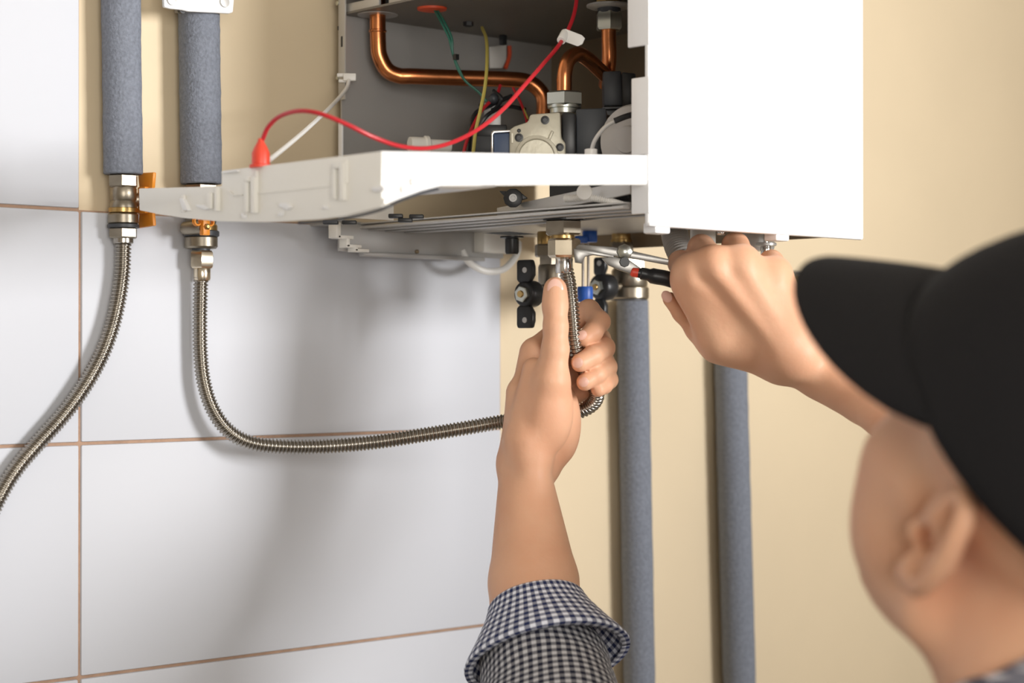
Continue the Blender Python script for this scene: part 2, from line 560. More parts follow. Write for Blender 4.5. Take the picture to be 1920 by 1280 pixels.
# ---- copper pipes
pa = spline([at(708, -60, 1.811), at(708, 30, 1.811), at(709, 80, 1.811), at(712, 105, 1.812), at(726, 131, 1.815), at(748, 142, 1.818), at(775, 143, 1.820),
             at(860, 146, 1.832), at(955, 149, 1.845), at(990, 154, 1.850), at(1012, 170, 1.852), at(1020, 192, 1.852), at(1018, 240, 1.85), at(1018, 300, 1.85)], 8)
cp = MB().sweep(pa, 0.0076, 20).build('copper_pipe', m_copper, boiler)
p = at(708, 52, 1.811)
MB().lathe(p - Vector((0, 0, 0.004)), (0, 0, 1), [(-0.001, 0.0076), (0.0, 0.0086), (0.0012, 0.0086), (0.002, 0.0076)], 20).build('pipe_bead', m_copper, cp)
p = at(708, 29, 1.811)
MB().lathe(p, (0, 0, 1), [(0, 0.019), (0.001, 0.0195), (0.0025, 0.0195), (0.003, 0.012)], 24).build('pipe_flange', m_grey, boiler)
p = at(691, 19, 1.80)
MB().lathe(p, (0, 0, 1), [(-0.002, 0.0024), (0.001, 0.0026), (0.002, 0.0015), (0.008, 0.0015)], 12).build('flange_screw', m_zinc, boiler)

pb_ = spline([at(1057, 200, 1.66), at(1058, 165, 1.66), at(1059, 135, 1.66), at(1066, 112, 1.664), at(1083, 101, 1.672), at(1103, 112, 1.684), at(1128, 135, 1.70), at(1155, 160, 1.715), at(1180, 185, 1.73)], 8)
MB().sweep(pb_, 0.0066, 20).build('copper_pipe', m_copper, boiler)
pc = spline([at(1141, -20, 1.73), at(1141, 60, 1.73), at(1142, 105, 1.73), at(1140, 130, 1.735), at(1136, 160, 1.75)], 8)
MB().sweep(pc, 0.0068, 20).build('copper_pipe', m_copper, boiler)
# small nut, sleeve and ring on the right pipe
p = at(1142, 57, 1.73)
MB().hexnut(p, (0, 0, 1), 0.0165, 0.0125, 0.35).build('hex_nut', m_zinc, boiler)
p = at(1142, 25, 1.73)
MB().lathe(p, (0, 0, 1), [(0, 0.0105), (0.006, 0.0105), (0.0065, 0.008)], 20).build('black_collar', m_charc, boiler)
p = at(1142, 16, 1.73)
MB().lathe(p, (0, 0, 1), [(0.0, 0.017), (0.0015, 0.0205), (0.003, 0.0205), (0.004, 0.017)], 28).build('pipe_flange', m_greyl, boiler)
MB().hexnut(at(1140, 12, 1.73), (0, 0, 1), 0.012, 0.011, 0.1).build('hex_nut', m_brassy, boiler)
# red-orange grommet and black screw in the chamber floor
p = at(810, 19, 1.775)
MB().lathe(p, (0, 0, 1), [(-0.001, 0.009), (0.0, 0.0135), (0.003, 0.0142), (0.0045, 0.012), (0.006, 0.008)], 24).build('grommet', m_redgrom, boiler)
p = at(878, 45, 1.85)
MB().lathe(p, (0, 0, 1), [(-0.003, 0.003), (-0.002, 0.005), (0.004, 0.005), (0.005, 0.003)], 6).build('black_screw', m_black, boiler)
p = at(943, 75, 1.87)
MB().cbox(p, (0.006, 0.006, 0.010)).build('black_clip', m_black, boiler, bevel=0.001)
# white sensor tab with its red tail on the back panel
p = onwall(935, 105, 0.032)
MB().plate([onwall(918, 88, .035), onwall(948, 84, .035), onwall(948, 112, .035), onwall(940, 128, .035), onwall(919, 128, .035)], 0.003).build('white_sensor', m_whitep, boiler, bevel=0.0006)
MB().sweep(spline([onwall(955, 86, .035), onwall(955, 105, .035), onwall(948, 128, .035)]), 0.0022, 10).build('red_tail', m_redgrom, boiler)

# ---- gas valve
GV = at(1010, 255, 1.625)
u, v = RT, UP
n = RT.cross(UP)
gv = MB()
D1 = 1.62
poly = [(955, 300), (955, 247), (965, 240), (990, 232), (994, 218), (1050, 214), (1052, 262), (1060, 272), (1060, 300)]
gv.plate([at(x, y, D1) for x, y in poly], 0.030, FW)
gvo = gv.build('gas_valve', m_cast, boiler, bevel=0.0018)
dm = MB().lathe(at(1006, 295, D1 - 0.015), -FW, [(0, 0.0185), (0.003, 0.018), (0.0035, 0.0155), (0.0018, 0.0145), (0.0022, 0.001)], 36)
dm.build('valve_cover', m_cast, gvo)
MB().plate([at(1026, 262, D1 - 0.016), at(1034, 244, D1 - 0.016), at(1039, 247, D1 - 0.016), at(1031, 264, D1 - 0.016)], 0.003).build('cast_rib', m_cast, gvo, bevel=0.0008)
MB().plate([at(959, 250, D1 - 0.016), at(962, 250, D1 - 0.016), at(962, 268, D1 - 0.016), at(959, 268, D1 - 0.016)], 0.002).build('cast_rib', m_cast, gvo)
for px, py, r in ((1022, 225, 0.0036), (973, 258, 0.0036), (1050, 276, 0.0034), (973, 245, 0.0016)):
    c = at(px, py, D1 - 0.0152)
    s = MB().lathe(c, -FW, [(0, r), (0.0006, r), (0.0008, r * 0.6), (-0.0006, r * 0.5)], 16)
    s.build('socket_screw', m_black, gvo)
# coil with its steel yoke on the left
yk = MB()
q = [(921, 300), (921, 251), (925, 247), (957, 246), (957, 250), (927, 252), (925, 255), (925, 300)]
yk.plate([at(x, y, 1.615) for x, y in q], 0.022, FW)
yk.build('coil_yoke', m_chrome, gvo, bevel=0.0006)
MB().plate([at(926, 300, 1.618), at(926, 253, 1.618), at(957, 251, 1.618), at(957, 300, 1.618)], 0.018, FW).build('coil', m_slate, gvo, bevel=0.0008)
# top nut, washer and neck
p = at(1058, 213, 1.655)
MB().lathe(p, (0, 0, 1), [(0, 0.0125), (0.004, 0.0125), (0.0045, 0.0145), (0.007, 0.0145), (0.008, 0.013)], 28).build('valve_neck', m_zinc, gvo)
MB().hexnut(at(1058, 200, 1.655), (0, 0, 1), 0.0125, 0.0170, 0.28).build('union_nut', m_zinc, gvo)
# black pillar, charcoal boxes
MB().plate([at(1053, 300, 1.635), at(1053, 213, 1.635), at(1078, 214, 1.635), at(1080, 300, 1.635)], 0.022, FW).build('valve_side', m_black, gvo, bevel=0.002)
MB().plate([at(1079, 300, 1.655), at(1079, 208, 1.655), at(1135, 206, 1.655), at(1140, 300, 1.655)], 0.03, FW).build('control_box', m_charc, boiler, bevel=0.0015)
bx = MB().plate([at(1131, 202, 1.70), at(1129, 138, 1.70), at(1163, 137, 1.70), at(1166, 202, 1.70)], 0.03, FW)
bx.build('pressure_switch', m_charc, boiler, bevel=0.0015)
MB().plate([at(1166, 204, 1.69), at(1164, 139, 1.69), at(1190, 142, 1.69), at(1190, 204, 1.69)], 0.03, FW).build('pressure_switch', m_black, boiler, bevel=0.0015)
MB().plate([at(1128, 204, 1.67), at(1175, 202, 1.67), at(1175, 205, 1.67), at(1128, 207, 1.67)], 0.02, FW).build('switch_foot', m_charc, boiler)
MB().plate([at(1135, 207, 1.68), at(1166, 206, 1.68), at(1150, 218, 1.68), at(1138, 218, 1.68)], 0.02, FW).build('switch_foot', m_black, boiler)
# grey pump motor end
c = at(1178, 262, 1.60)
ax = (-FW * 0.8 - RT * 0.6).normalized()
pm = MB().lathe(c, ax, [(-0.04, 0.030), (-0.004, 0.030), (0.0, 0.028), (0.001, 0.012), (0.003, 0.011), (0.003, 0.0)], 40)
pm.build('pump_motor', m_pump, boiler)
# small cable from the white stub into the motor
cb = spline([at(1108, 286, 1.585), at(1116, 262, 1.585), at(1135, 238, 1.585), at(1160, 224, 1.585), at(1190, 214, 1.59)])
MB().sweep(cb, 0.0018, 10).build('grey_cable', m_greyl, boiler)
MB().sweep(spline([at(1152, 227, 1.583), at(1172, 219, 1.583), at(1195, 212, 1.588)]), 0.0025, 10).build('cable_sleeve', m_black, boiler)
MB().lathe(at(1108, 292, 1.56), (0, 0, 1), [(0, 0.0052), (0.005, 0.0052), (0.0055, 0.0045)], 18).build('white_stub', m_whitep, boiler)
# beige pipe stub at the back
c = at(770, 272, 1.78)
dv = (RT * 0.9 + FW * 0.4).normalized()
MB().lathe(at(768, 271, 1.775), dv, [(0, 0.0045), (0.0, 0.0072), (0.003, 0.0075), (0.014, 0.0075), (0.015, 0.009), (0.018, 0.009), (0.02, 0.006), (0.04, 0.006)], 20).build('beige_stub', m_tray, boiler)
# dark tangle of wires behind the valve
for pts, m, r in (([(938, 160, 1.80), (930, 180, 1.79), (905, 205, 1.78), (885, 240, 1.77), (872, 275, 1.76), (868, 300, 1.76)], m_redwire, 0.0016),
                  ([(960, 180, 1.80), (925, 195, 1.79), (890, 215, 1.78), (880, 260, 1.77), (878, 300, 1.76)], m_black, 0.0022),
                  ([(985, 205, 1.80), (950, 200, 1.79), (915, 215, 1.77), (890, 250, 1.77)], m_black, 0.002),
                  ([(962, 165, 1.80), (975, 190, 1.79), (985, 215, 1.78), (990, 240, 1.77)], m_redwire, 0.0014),
                  ([(966, 170, 1.80), (978, 195, 1.79), (990, 222, 1.77)], m_yellow, 0.0009),
                  ([(900, 196, 1.80), (925, 205, 1.79), (940, 185, 1.78), (925, 170, 1.79)], m_black, 0.0018)):
    MB().sweep(spline([at(*q) for q in pts]), r, 8).build('wire', m, boiler)
MB().cbox(at(920, 248, 1.78), (0.03, 0.02, 0.012), RT, UP.cross(RT), UP).build('connector', m_black, boiler, bevel=0.001)
MB().cbox(at(912, 275, 1.77), (0.022, 0.02, 0.018), RT, UP.cross(RT), UP).build('connector', m_charc, boiler, bevel=0.001)
MB().cbox(at(924, 225, 1.80), (0.016, 0.02, 0.03), RT, UP.cross(RT), UP).build('connector', m_grey, boiler, bevel=0.001)
MB().ball(at(925, 185, 1.785), 0.005, 8).build('connector', m_charc, boiler)

# green pair, yellow-green earth lead, red lead with tag, white strap
for dx in (0, 5):
    MB().sweep(spline([at(815 + dx, 19, 1.773), at(829 + dx * 1.2, 45, 1.76), at(842 + dx, 72, 1.755), at(849, 100, 1.755), at(858 + dx * .4, 128, 1.755), at(873, 152, 1.758), at(898, 173, 1.76), at(912, 190, 1.76)]), 0.0012, 8).build('green_wire', m_green, boiler)
MB().cbox(at(855, 107, 1.752), (0.004, 0.004, 0.005)).build('cable_tie', m_black, boiler)
MB().sweep(spline([at(904, 52, 1.80), at(912, 75, 1.76), at(913, 120, 1.72), at(909, 165, 1.70), at(900, 210, 1.69), at(892, 245, 1.69), at(887, 290, 1.69)]), 0.0016, 8).build('yellow_green_wire', m_yellow, boiler)
red = spline([at(1083, -40, 1.66), at(1080, 8, 1.64), at(1070, 45, 1.62), at(1050, 82, 1.60), at(1020, 118, 1.58), at(985, 158, 1.56), at(945, 203, 1.54), at(900, 240, 1.52), at(850, 266, 1.49),
              at(800, 278, 1.46), at(750, 274, 1.43), at(700, 257, 1.41), at(650, 233, 1.40), at(600, 213, 1.40), at(560, 208, 1.41), at(525, 218, 1.43), at(503, 238, 1.44), at(492, 262, 1.445)], 10)
rw = MB().sweep(red, 0.00172, 10).build('red_wire', m_redwire, boiler)
tg = MB().plate([at(1060, 54, 1.607), at(1091, 66, 1.603), at(1097, 72, 1.603), at(1092, 83, 1.603), at(1083, 87, 1.603), at(1050, 75, 1.607)], 0.0014)
tg.build('white_tag', m_whitep, rw, bevel=0.0004)
MB().lathe(at(1052, 76.5, 1.602), at(1064, 54, 1.613) - at(1052, 76.5, 1.602), [(0, 0.0036), (0.0005, 0.0038), (0.0112, 0.0038), (0.0117, 0.0036)], 18).build('tag_sleeve', m_whitep, rw)
cp0 = at(489, 312, 1.445)
MB().lathe(cp0, (0, 0, 1), [(-0.001, 0.0086), (0.001, 0.0086), (0.0018, 0.0068), (0.010, 0.0068), (0.014, 0.0052), (0.019, 0.0024), (0.021, 0.0022)], 24).build('red_cap', m_redcap, rw)
ws = MB().sweep(spline([at(655, 148, 1.80), at(648, 168, 1.78), at(620, 200, 1.72), at(575, 242, 1.60), at(535, 276, 1.50), at(505, 300, 1.455)]), 0.0018, 8).build('white_strap', m_whitep, boiler)
cl = MB().cbox(at(656, 145, 1.80), (0.012, 0.006, 0.007), RT, UP.cross(RT), UP)
cl.cbox(at(644, 141, 1.803), (0.012, 0.004, 0.0035), RT, UP.cross(RT), UP)
cl.cbox(at(643, 152, 1.803), (0.008, 0.004, 0.003), RT, UP.cross(RT), UP)
cl.build('strap_clip', m_whitep, ws, bevel=0.0008)

# ---- control panel tray swung out to the left of the boiler
TX = -0.004
tray_pts = [(715, 283), (560, 302), (415, 320), (415, 349), (260, 353), (261, 394), (300, 402), (340, 408), (410, 415), (500, 416.5), (600, 411), (650, 404), (715, 387)]
T1 = [onside(x, y, TX) for x, y in tray_pts]
TY = T1[0].y


def onfront(x, y):
    r = ray(x, y)
    return CAM + r * ((TY - CAM.y) / r.y)


f2 = [(715, 283), (830, 285), (1000, 288), (1214, 290.5), (1214, 345), (1000, 346), (830, 348), (790, 358), (750, 373), (715, 387)]
T2 = [onfront(x, y) for x, y in f2]
tr = MB()
tr.plate([p + Vector((0.0015, 0, 0)) for p in T1], 0.003, (1, 0, 0))
tray = tr.build('control_panel', m_tray, boiler, bevel=0.0008)
MB().plate([p + Vector((0, 0.0015, 0)) for p in T2], 0.003, (0, 1, 0)).build('fascia', m_white, tray, bevel=0.0008)
# underside skin: follows the curved lower edges, rising towards the boiler
b1 = [T1[i] for i in (5, 6, 7, 8, 9, 10, 11, 12)]
us = MB()
rows = []
for k in range(9):
    t = k / 8.0
    rows.append([Vector((p.x + 0.004 + t * 0.105, p.y + 0.002, p.z + 0.005 + (0.1225 - p.z) * (1 - (1 - min(1, t * 1.4)) ** 2) * 0.8)) for p in b1])
nb = len(b1)
us.add([p for r in rows for p in r], [(i * nb + j, i * nb + j + 1, (i + 1) * nb + j + 1, (i + 1) * nb + j) for i in range(8) for j in range(nb - 1)])
uo = us.build('underside', m_greyl, tray)
md = uo.modifiers.new('solid', 'SOLIDIFY'); md.thickness = 0.002
# lower lip of the fascia seen from below
lp = MB()
lpts = [onfront(x, y) for x, y in ((832, 349), (1000, 347), (1214, 346))]
for a, b in zip(lpts, lpts[1:]):
    lp.add([a + Vector((0, 0.002, 0)), b + Vector((0, 0.002, 0)), b + Vector((0, 0.024, 0.002)), a + Vector((0, 0.024, 0.002)),
            a + Vector((0, 0.002, 0.002)), b + Vector((0, 0.002, 0.002)), b + Vector((0, 0.024, 0.004)), a + Vector((0, 0.024, 0.004))],
           [(0, 1, 2, 3), (7, 6, 5, 4), (0, 4, 5, 1), (3, 2, 6, 7), (0, 3, 7, 4), (1, 5, 6, 2)])
lp.build('fascia_lip', m_tray, tray)
# far walls of the tray
MB().box((TX + 0.003, T1[4].y - 0.003, T1[5].z + 0.004), (BX0 - 0.006, T1[4].y, T1[4].z)).build('tray_wall', m_tray, tray)
# moulded ribs, steps, clips and bright pegs on the cream side
X0 = TX - 0.0006


def onT(px, py, off=0.0):
    return onside(px, py, TX - off)


def rib(x0, y0, x1, y1, th, name='rib', m=m_tray, bev=0.0005):
    MB().plate([onT(x0, y0, th / 2), onT(x1, y0 - (x1 - x0) * 0.11, th / 2), onT(x1, y1 - (x1 - x0) * 0.05, th / 2), onT(x0, y1, th / 2)], th, (1, 0, 0)).build(name, m, tray, bevel=bev)


rib(459, 336, 466, 398, 0.003); rib(473, 332, 481, 400, 0.004); rib(461, 333, 470, 341, 0.004)
rib(624, 308, 630, 374, 0.003); rib(639, 304, 647, 376, 0.004); rib(626, 306, 640, 316, 0.004)
rib(479, 320, 483, 362, 0.0025); rib(646, 300, 651, 344, 0.0025)
rib(405, 352, 410, 396, 0.004); rib(388, 362, 398, 392, 0.003); rib(340, 366, 347, 398, 0.002)
MB().plate([onT(418, 322, .001), onT(447, 318.5, .001), onT(447, 321.5, .001), onT(418, 325, .001)], 0.0025, (1, 0, 0)).build('top_clip', m_white, tray)
MB().plate([onT(430, 357, .0006), onT(438, 364, .0006), onT(455, 364, .0006), onT(455, 366, .0006), onT(437, 367, .0006), onT(428, 358, .0006)], 0.002, (1, 0, 0)).build('rib', m_tray, tray)
MB().plate([onT(483, 362, .0004), onT(640, 345, .0004), onT(640, 347, .0004), onT(483, 364, .0004)], 0.0012, (1, 0, 0)).build('rib', m_tray, tray)
for q in ([(339, 372), (347, 373), (353, 386), (356, 395), (346, 394)], [(370, 384), (384, 384), (395, 390), (388, 394), (372, 388)],
          [(527, 381), (540, 380), (547, 388), (541, 394), (527, 388)], [(523, 405), (528, 398), (531, 398), (528, 406)], [(455, 399), (461, 404), (460, 410), (456, 407)],
          [(606, 388), (612, 386), (614, 391), (608, 392)], [(700, 352), (722, 348), (724, 357), (702, 360)]):
    MB().plate([onT(x, y, 0.0015) for x, y in q], 0.004, (1, 0, 0)).build('peg', m_white, tray, bevel=0.0006)
# notch teeth at the foot of the white fascia corner
for x0, x1, y0 in ((716, 727, 372), (750, 757, 349), (768, 784, 334)):
    MB().plate([onfront(x0, y0) - Vector((0, .001, 0)), onfront(x1, y0 - 2) - Vector((0, .001, 0)), onfront(x1, y0 + 11) - Vector((0, .001, 0)), onfront(x0, y0 + 13) - Vector((0, .001, 0))], 0.003, (0, 1, 0)).build('tooth', m_tray, tray, bevel=0.0008)
# dark strip standing in for the shadow gap along the lower curve
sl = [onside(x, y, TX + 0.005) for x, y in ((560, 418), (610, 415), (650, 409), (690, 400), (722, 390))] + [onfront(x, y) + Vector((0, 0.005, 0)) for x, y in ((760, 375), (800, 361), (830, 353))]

MB().sweep(spline(sl), 0.0010, 8).build('gap_shade', m_charc, tray)
# ------------------------------------------------------------------ wall pipes, valves, hoses
def foam_pipe(label, px, ytop, ybot, ptop, pbot, rad, stub=True):
    """insulated riser: px columns at ytop and ybot give its lean"""
    a, b = onwall(ptop, ytop, rad + 0.004), onwall(pbot, ybot, rad + 0.004)
    t = thing('insulated_pipe', label, 'pipe', (b.x, b.y, b.z), 'grey foam insulated pipes on the wall')
    d = (a - b).normalized()
    L = (a - b).length
    prof = [(0, 0.008), (0, rad - 0.001), (0.001, rad)]
    for k in range(1, 30):
        prof.append((L * k / 30, rad + random.uniform(-0.00025, 0.00025)))
    prof += [(L - 0.001, rad), (L, rad - 0.001), (L, 0.008)]
    MB().lathe(b, d, prof, 36).build('insulation', m_foam, t)
    MB().lathe(b - d * 0.012, d, [(0, 0.0078), (L + 0.02, 0.0078)], 16).build('inner_pipe', m_greyl, t)
    return t, a, b


foam_pipe('grey foam covered pipe ending above the brass valve with the orange butterfly handle', 230, -120, 327, 225, 231, 0.0168)
foam_pipe('grey foam covered pipe below the white clamp, partly behind the control panel', 375, 24, 345, 373, 377.5, 0.0184)
foam_pipe('grey foam covered pipe dropping straight from the valve with the small black handle', 1187, 562, 1330, 1186, 1200, 0.0172)
foam_pipe('grey foam covered pipe emerging below the hand that grips the pliers', 1370, 560, 1330, 1367, 1388, 0.0186)

# white clamp at the head of the second pipe
c = onwall(371, 6, 0.022)
br = thing('pipe_clamp', 'white painted metal clamp bracket at the top of the wider left pipe', 'clamp', c)
bm = MB()
pl = [(303, -30), (306, 14), (318, 17), (338, 19), (352, 22), (428, 26), (435, 24), (437, 2), (434, -30)]
bm.plate([onwall(x, y, 0.046) for x, y in pl], 0.004, (0, 1, 0))
bo = bm.build('bracket_plate', m_white, br, bevel=0.0012)
for px, py in ((321, 0), (420, 4)):
    MB().lathe(onwall(px, py, 0.048), (0, -1, 0), [(0, 0.0048), (0.0018, 0.0045), (0.002, 0.002)], 18).build('rivet', m_greyl, bo)
MB().box((c.x - 0.012, -0.046, c.z - 0.008), (c.x + 0.012, -0.002, c.z + 0.03)).build('clamp_block', m_greyl, br, bevel=0.001)
MB().lathe(onwall(338, 20, 0.040), (0, -1, 0), [(0, 0.003), (0.004, 0.003)], 10).build('clamp_screw', m_black, br)


def vz(px, py, d):
    return onwall(px, py, d)


def stack(parent, px, d, segs, nseg=28, lean=0.0):
    """segs: (name, y0, y1, halfwidth px, kind, material)"""
    for name, y0, y1, hw, kind, m in segs:
        a, b = onwall(px + lean * (y1 - 400), y1, d), onwall(px + lean * (y0 - 400), y0, d)
        r = hw * ((a - CAM).dot(FW)) / FPX
        ax = (b - a)
        L = ax.length
        if kind == 'hex':
            MB().hexnut(a, ax, L, r * 1.06, 0.42).build(name, m, parent)
        elif kind == 'ring':
            MB().lathe(a, ax, [(0, r * .9), (L * .15, r), (L * .85, r), (L, r * .9)], nseg).build(name, m, parent)
        elif kind == 'bulge':
            MB().lathe(a, ax, [(0, r * .86), (L * .2, r * .96), (L * .5, r), (L * .8, r * .96), (L, r * .86)], nseg).build(name, m, parent)
        elif kind == 'thread':
            prof = []
            for k in range(25):
                prof.append((L * k / 24, r * (1 - 0.05 * (k % 2))))
            MB().lathe(a, ax, prof, nseg).build(name, m, parent)


p = onwall(231, 390, 0.021)
v1 = thing('ball_valve', 'brass ball valve with an orange butterfly handle under the leftmost foam pipe', 'valve', p)
stack(v1, 231, 0.021, [('inlet_nut', 327, 352, 27, 'hex', m_brass), ('valve_body', 350, 378, 25, 'ring', m_brass), ('valve_body', 376, 402, 26, 'bulge', m_brass),
                       ('brass_ring', 389, 400, 27.5, 'ring', m_brassy), ('outlet_body', 400, 421, 28.5, 'ring', m_brass), ('dark_seal', 420, 428, 30, 'ring', m_charc)])
s0 = Vector((p.x + 0.008, p.y, onwall(231, 373, 0.021).z))
MB().lathe(s0, (1, 0, 0), [(0, 0.006), (0.008, 0.006), (0.008, 0.0035), (0.017, 0.0035), (0.019, 0.002)], 16).build('valve_stem', m_brass, v1)
hx = p.x + 0.0200
zc = s0.z
w0, h0 = 0.0125, 0.0230
yc = p.y - 0.006
hd = MB()
wing = [(yc - w0, zc + h0), (yc + w0, zc + h0 + .001), (yc + w0 * .8, zc + 0.010), (yc + 0.005, zc + 0.004), (yc + 0.005, zc - 0.005), (yc + w0 * .8, zc - 0.011), (yc + w0, zc - h0 - .001), (yc - w0, zc - h0), (yc - w0 * .85, zc - 0.010), (yc - 0.006, zc - 0.005), (yc - 0.006, zc + 0.004), (yc - w0 * .85, zc + 0.010)]
hd.plate([(hx, y, z) for y, z in wing], 0.0035, (1, 0, 0))
hd.box((hx - 0.006, yc - 0.006, zc - 0.012), (hx, yc + 0.006, zc + 0.011))
hd.build('butterfly_handle', m_orange, v1, bevel=0.001)

p = onwall(377, 430, 0.024)
v2 = thing('ball_valve', 'brass ball valve with an orange lever, half hidden below the control panel', 'valve', p)
stack(v2, 377, 0.024, [('inlet_nut', 345, 372, 31, 'hex', m_brass), ('valve_body', 370, 425, 30, 'bulge', m_brass), ('valve_body', 420, 440, 30.5, 'ring', m_brassy),
                       ('dark_seal', 432, 444, 34, 'ring', m_charc), ('outlet_body', 442, 466, 31, 'ring', m_brass), ('dark_seal', 465, 471, 17, 'ring', m_charc)])
q = onwall(384, 425, 0.052)
MB().lathe(Vector((q.x, q.y + 0.03, q.z)), (0, -1, 0), [(0, 0.006), (0.026, 0.006), (0.028, 0.005)], 16).build('valve_stem', m_brass, v2)
lv = MB()
for dx in (-0.0065, 0.0065):
    c = Vector((q.x + dx, q.y + 0.004, q.z + 0.0045))
    lv.lathe(c, (0, -1, 0), [(0, 0.0042), (0.004, 0.0042), (0.004, 0.0024), (0.0, 0.0024)], 16, caps=False)
lv.box((q.x - 0.0036, q.y - 0.003, q.z - 0.0075), (q.x + 0.0036, q.y + 0.003, q.z + 0.012))
lv.build('lever', m_orange, v2, bevel=0.0008)
MB().lathe(Vector((q.x, q.y + 0.008, q.z)), (0, -1, 0), [(0, 0.0028), (0.0125, 0.0028), (0.0135, 0.0015)], 6).build('stem_nut', m_brassy, v2)


def hose(t, path, r, pitch=0.0033):
    P = resample(spline(path, 24), pitch / 7.0)
    rad = []
    for i in range(len(P)):
        s = 0.5 + 0.5 * math.cos(2 * math.pi * i / 7.0)
        rad.append(r * (0.74 + 0.26 * s ** 0.7))
    return MB().sweep(P, rad, 18).build('corrugated_tube', m_steel, t, angle=80)


# left gas hose
d = 0.030
h1 = thing('gas_hose', 'corrugated steel hose curving from the leftmost valve down out of the left edge', 'hose', onwall(231, 440, 0.021))
hp = [(231, 452, .021), (230.5, 475, .0205), (229, 510, .020), (222, 560, .020), (209, 615, .020), (188, 670, .020), (157, 725, .020), (118, 778, .019), (75, 826, .018), (35, 872, .018), (5, 918, .018), (-22, 975, .018), (-40, 1040, .018)]
hose(h1, [onwall(*q) for q in hp], 0.0073)
stack(h1, 231, 0.021, [('coupling_nut', 427, 447, 26.5, 'hex', m_brass), ('ferrule', 445, 457, 19, 'ring', m_steel)])
# right gas hose, from the second valve round to the boiler
h2 = thing('gas_hose', 'corrugated steel hose running from the lever valve across the tiles into the left hand', 'hose', onwall(379, 480, 0.024))
DH = 1.646
hp2 = [onwall(377, 520, .024), onwall(376, 545, .023), onwall(375, 600, .022), onwall(376, 660, .022), onwall(382, 715, .024), onwall(398, 765, .027), onwall(425, 804, .032), onwall(462, 827, .040),
       onwall(515, 836, .055), onwall(600, 837, .08), onwall(700, 829, .115), onwall(800, 814, .15), onwall(880, 801, .175), onwall(945, 790, .195),
       at(1010, 785, 1.692), at(1070, 776, 1.690), at(1105, 762, 1.685), at(1119, 742, 1.675), at(1112, 716, 1.662), at(1094, 690, 1.650), at(1082, 664, 1.642), at(1076, 630, 1.637), at(1072, 585, 1.637), at(1068, 545, 1.640), at(1064, 520, 1.644), at(1060, 500, 1.646)]
hose(h2, hp2, 0.0068)
stack(h2, 379, 0.024, [('coupling_nut', 470, 503, 22, 'hex', m_nut), ('ferrule', 500, 526, 16, 'ring', m_nut)])


def dstack(parent, px, dep, segs, nseg=28, phase=0.0):
    for name, y0, y1, hw, kind, m in segs:
        a, b = at(px, y1, dep), at(px, y0, dep)
        r = hw * dep / FPX
        ax = b - a; L = ax.length
        if kind == 'hex':
            MB().hexnut(a, ax, L, r * 1.06, phase).build(name, m, parent)
        else:
            MB().lathe(a, ax, [(0, r * .92), (L * .12, r), (L * .88, r), (L, r * .92)], nseg).build(name, m, parent)


dstack(h2, 1058, DH, [('coupling_nut', 447, 483, 29, 'hex', m_nut), ('ferrule', 481, 512, 16.5, 'ring', m_chrome)], phase=0.75)
# boiler gas spigot that the hose screws to
sp = thing('pipe_union', 'nickel plated union screwed into the boiler bottom above the held hose', 'fitting', at(1056, 412, DH))
dstack(sp, 1056, DH, [('black_gasket', 408, 414, 38, 'ring', m_black), ('union_body', 412, 441, 35, 'hex', m_brass), ('union_neck', 440, 450, 21, 'ring', m_brassy)], phase=0.3)


# ---- valves behind, under the boiler
def wing_valve(label, px, py, dep, body_px, body_y0, body_y1, hw, h, turn):
    t = thing('shutoff_valve', label, 'valve', at(body_px, (body_y0 + body_y1) / 2, dep))
    dstack(t, body_px, dep, [('inlet_nut', body_y0, body_y0 + 30, hw * 0.92, 'hex', m_brass), ('valve_body', body_y0 + 26, body_y1 - 24, hw, 'ring', m_brass),
                             ('outlet_collar', body_y1 - 26, body_y1 - 2, hw * 1.08, 'ring', m_brass), ('dark_seal', body_y1 - 3, body_y1, hw * 1.0, 'ring', m_charc)], phase=0.2)
    k = dep / FPX
    c = at(px, py, dep - 0.032)
    ax = (at(body_px, py, dep) - c).normalized()
    MB().lathe(c, ax, [(0, 0.0055), ((at(body_px, py, dep) - c).length, 0.0055)], 16).build('valve_stem', m_brass, t)
    u2 = Vector((0, 0, 1)).cross(ax).normalized()
    z = Vector((0, 0, 1))

    def q(a, b, off=0.0):
        return c + u2 * (a * k * turn) + z * (b * k) + ax * off
    hb = MB()
    up_ = [(-12, 22), (-20, 34), (-20, 50), (-16, h), (16, h), (18, h - 6), (18, 26), (12, 20)]
    hb.plate([q(*w) for w in up_], 0.006, ax)
    hb.plate([q(a, -b * 1.0) for a, b in up_], 0.006, ax)
    hb.lathe(c - ax * 0.004, ax, [(0, 22 * k), (0.004, 25 * k), (0.016, 25 * k), (0.020, 18 * k)], 24)
    ho = hb.build('black_handle', m_black, t, bevel=0.0016)
    MB().hexnut(c - ax * 0.008, ax, 0.005, 0.0078, 0.3).build('handle_nut', m_zinc, ho)
    MB().lathe(c - ax * 0.0095, ax, [(0, 0.003), (0.003, 0.0038)], 12).build('stem_tip', m_brassy, ho)
    for b in (44, -48):
        MB().lathe(q(-2, b, -0.0035), ax, [(0, 0.0026), (0.001, 0.003)], 12).build('handle_hole', m_greyl, ho)
    return t


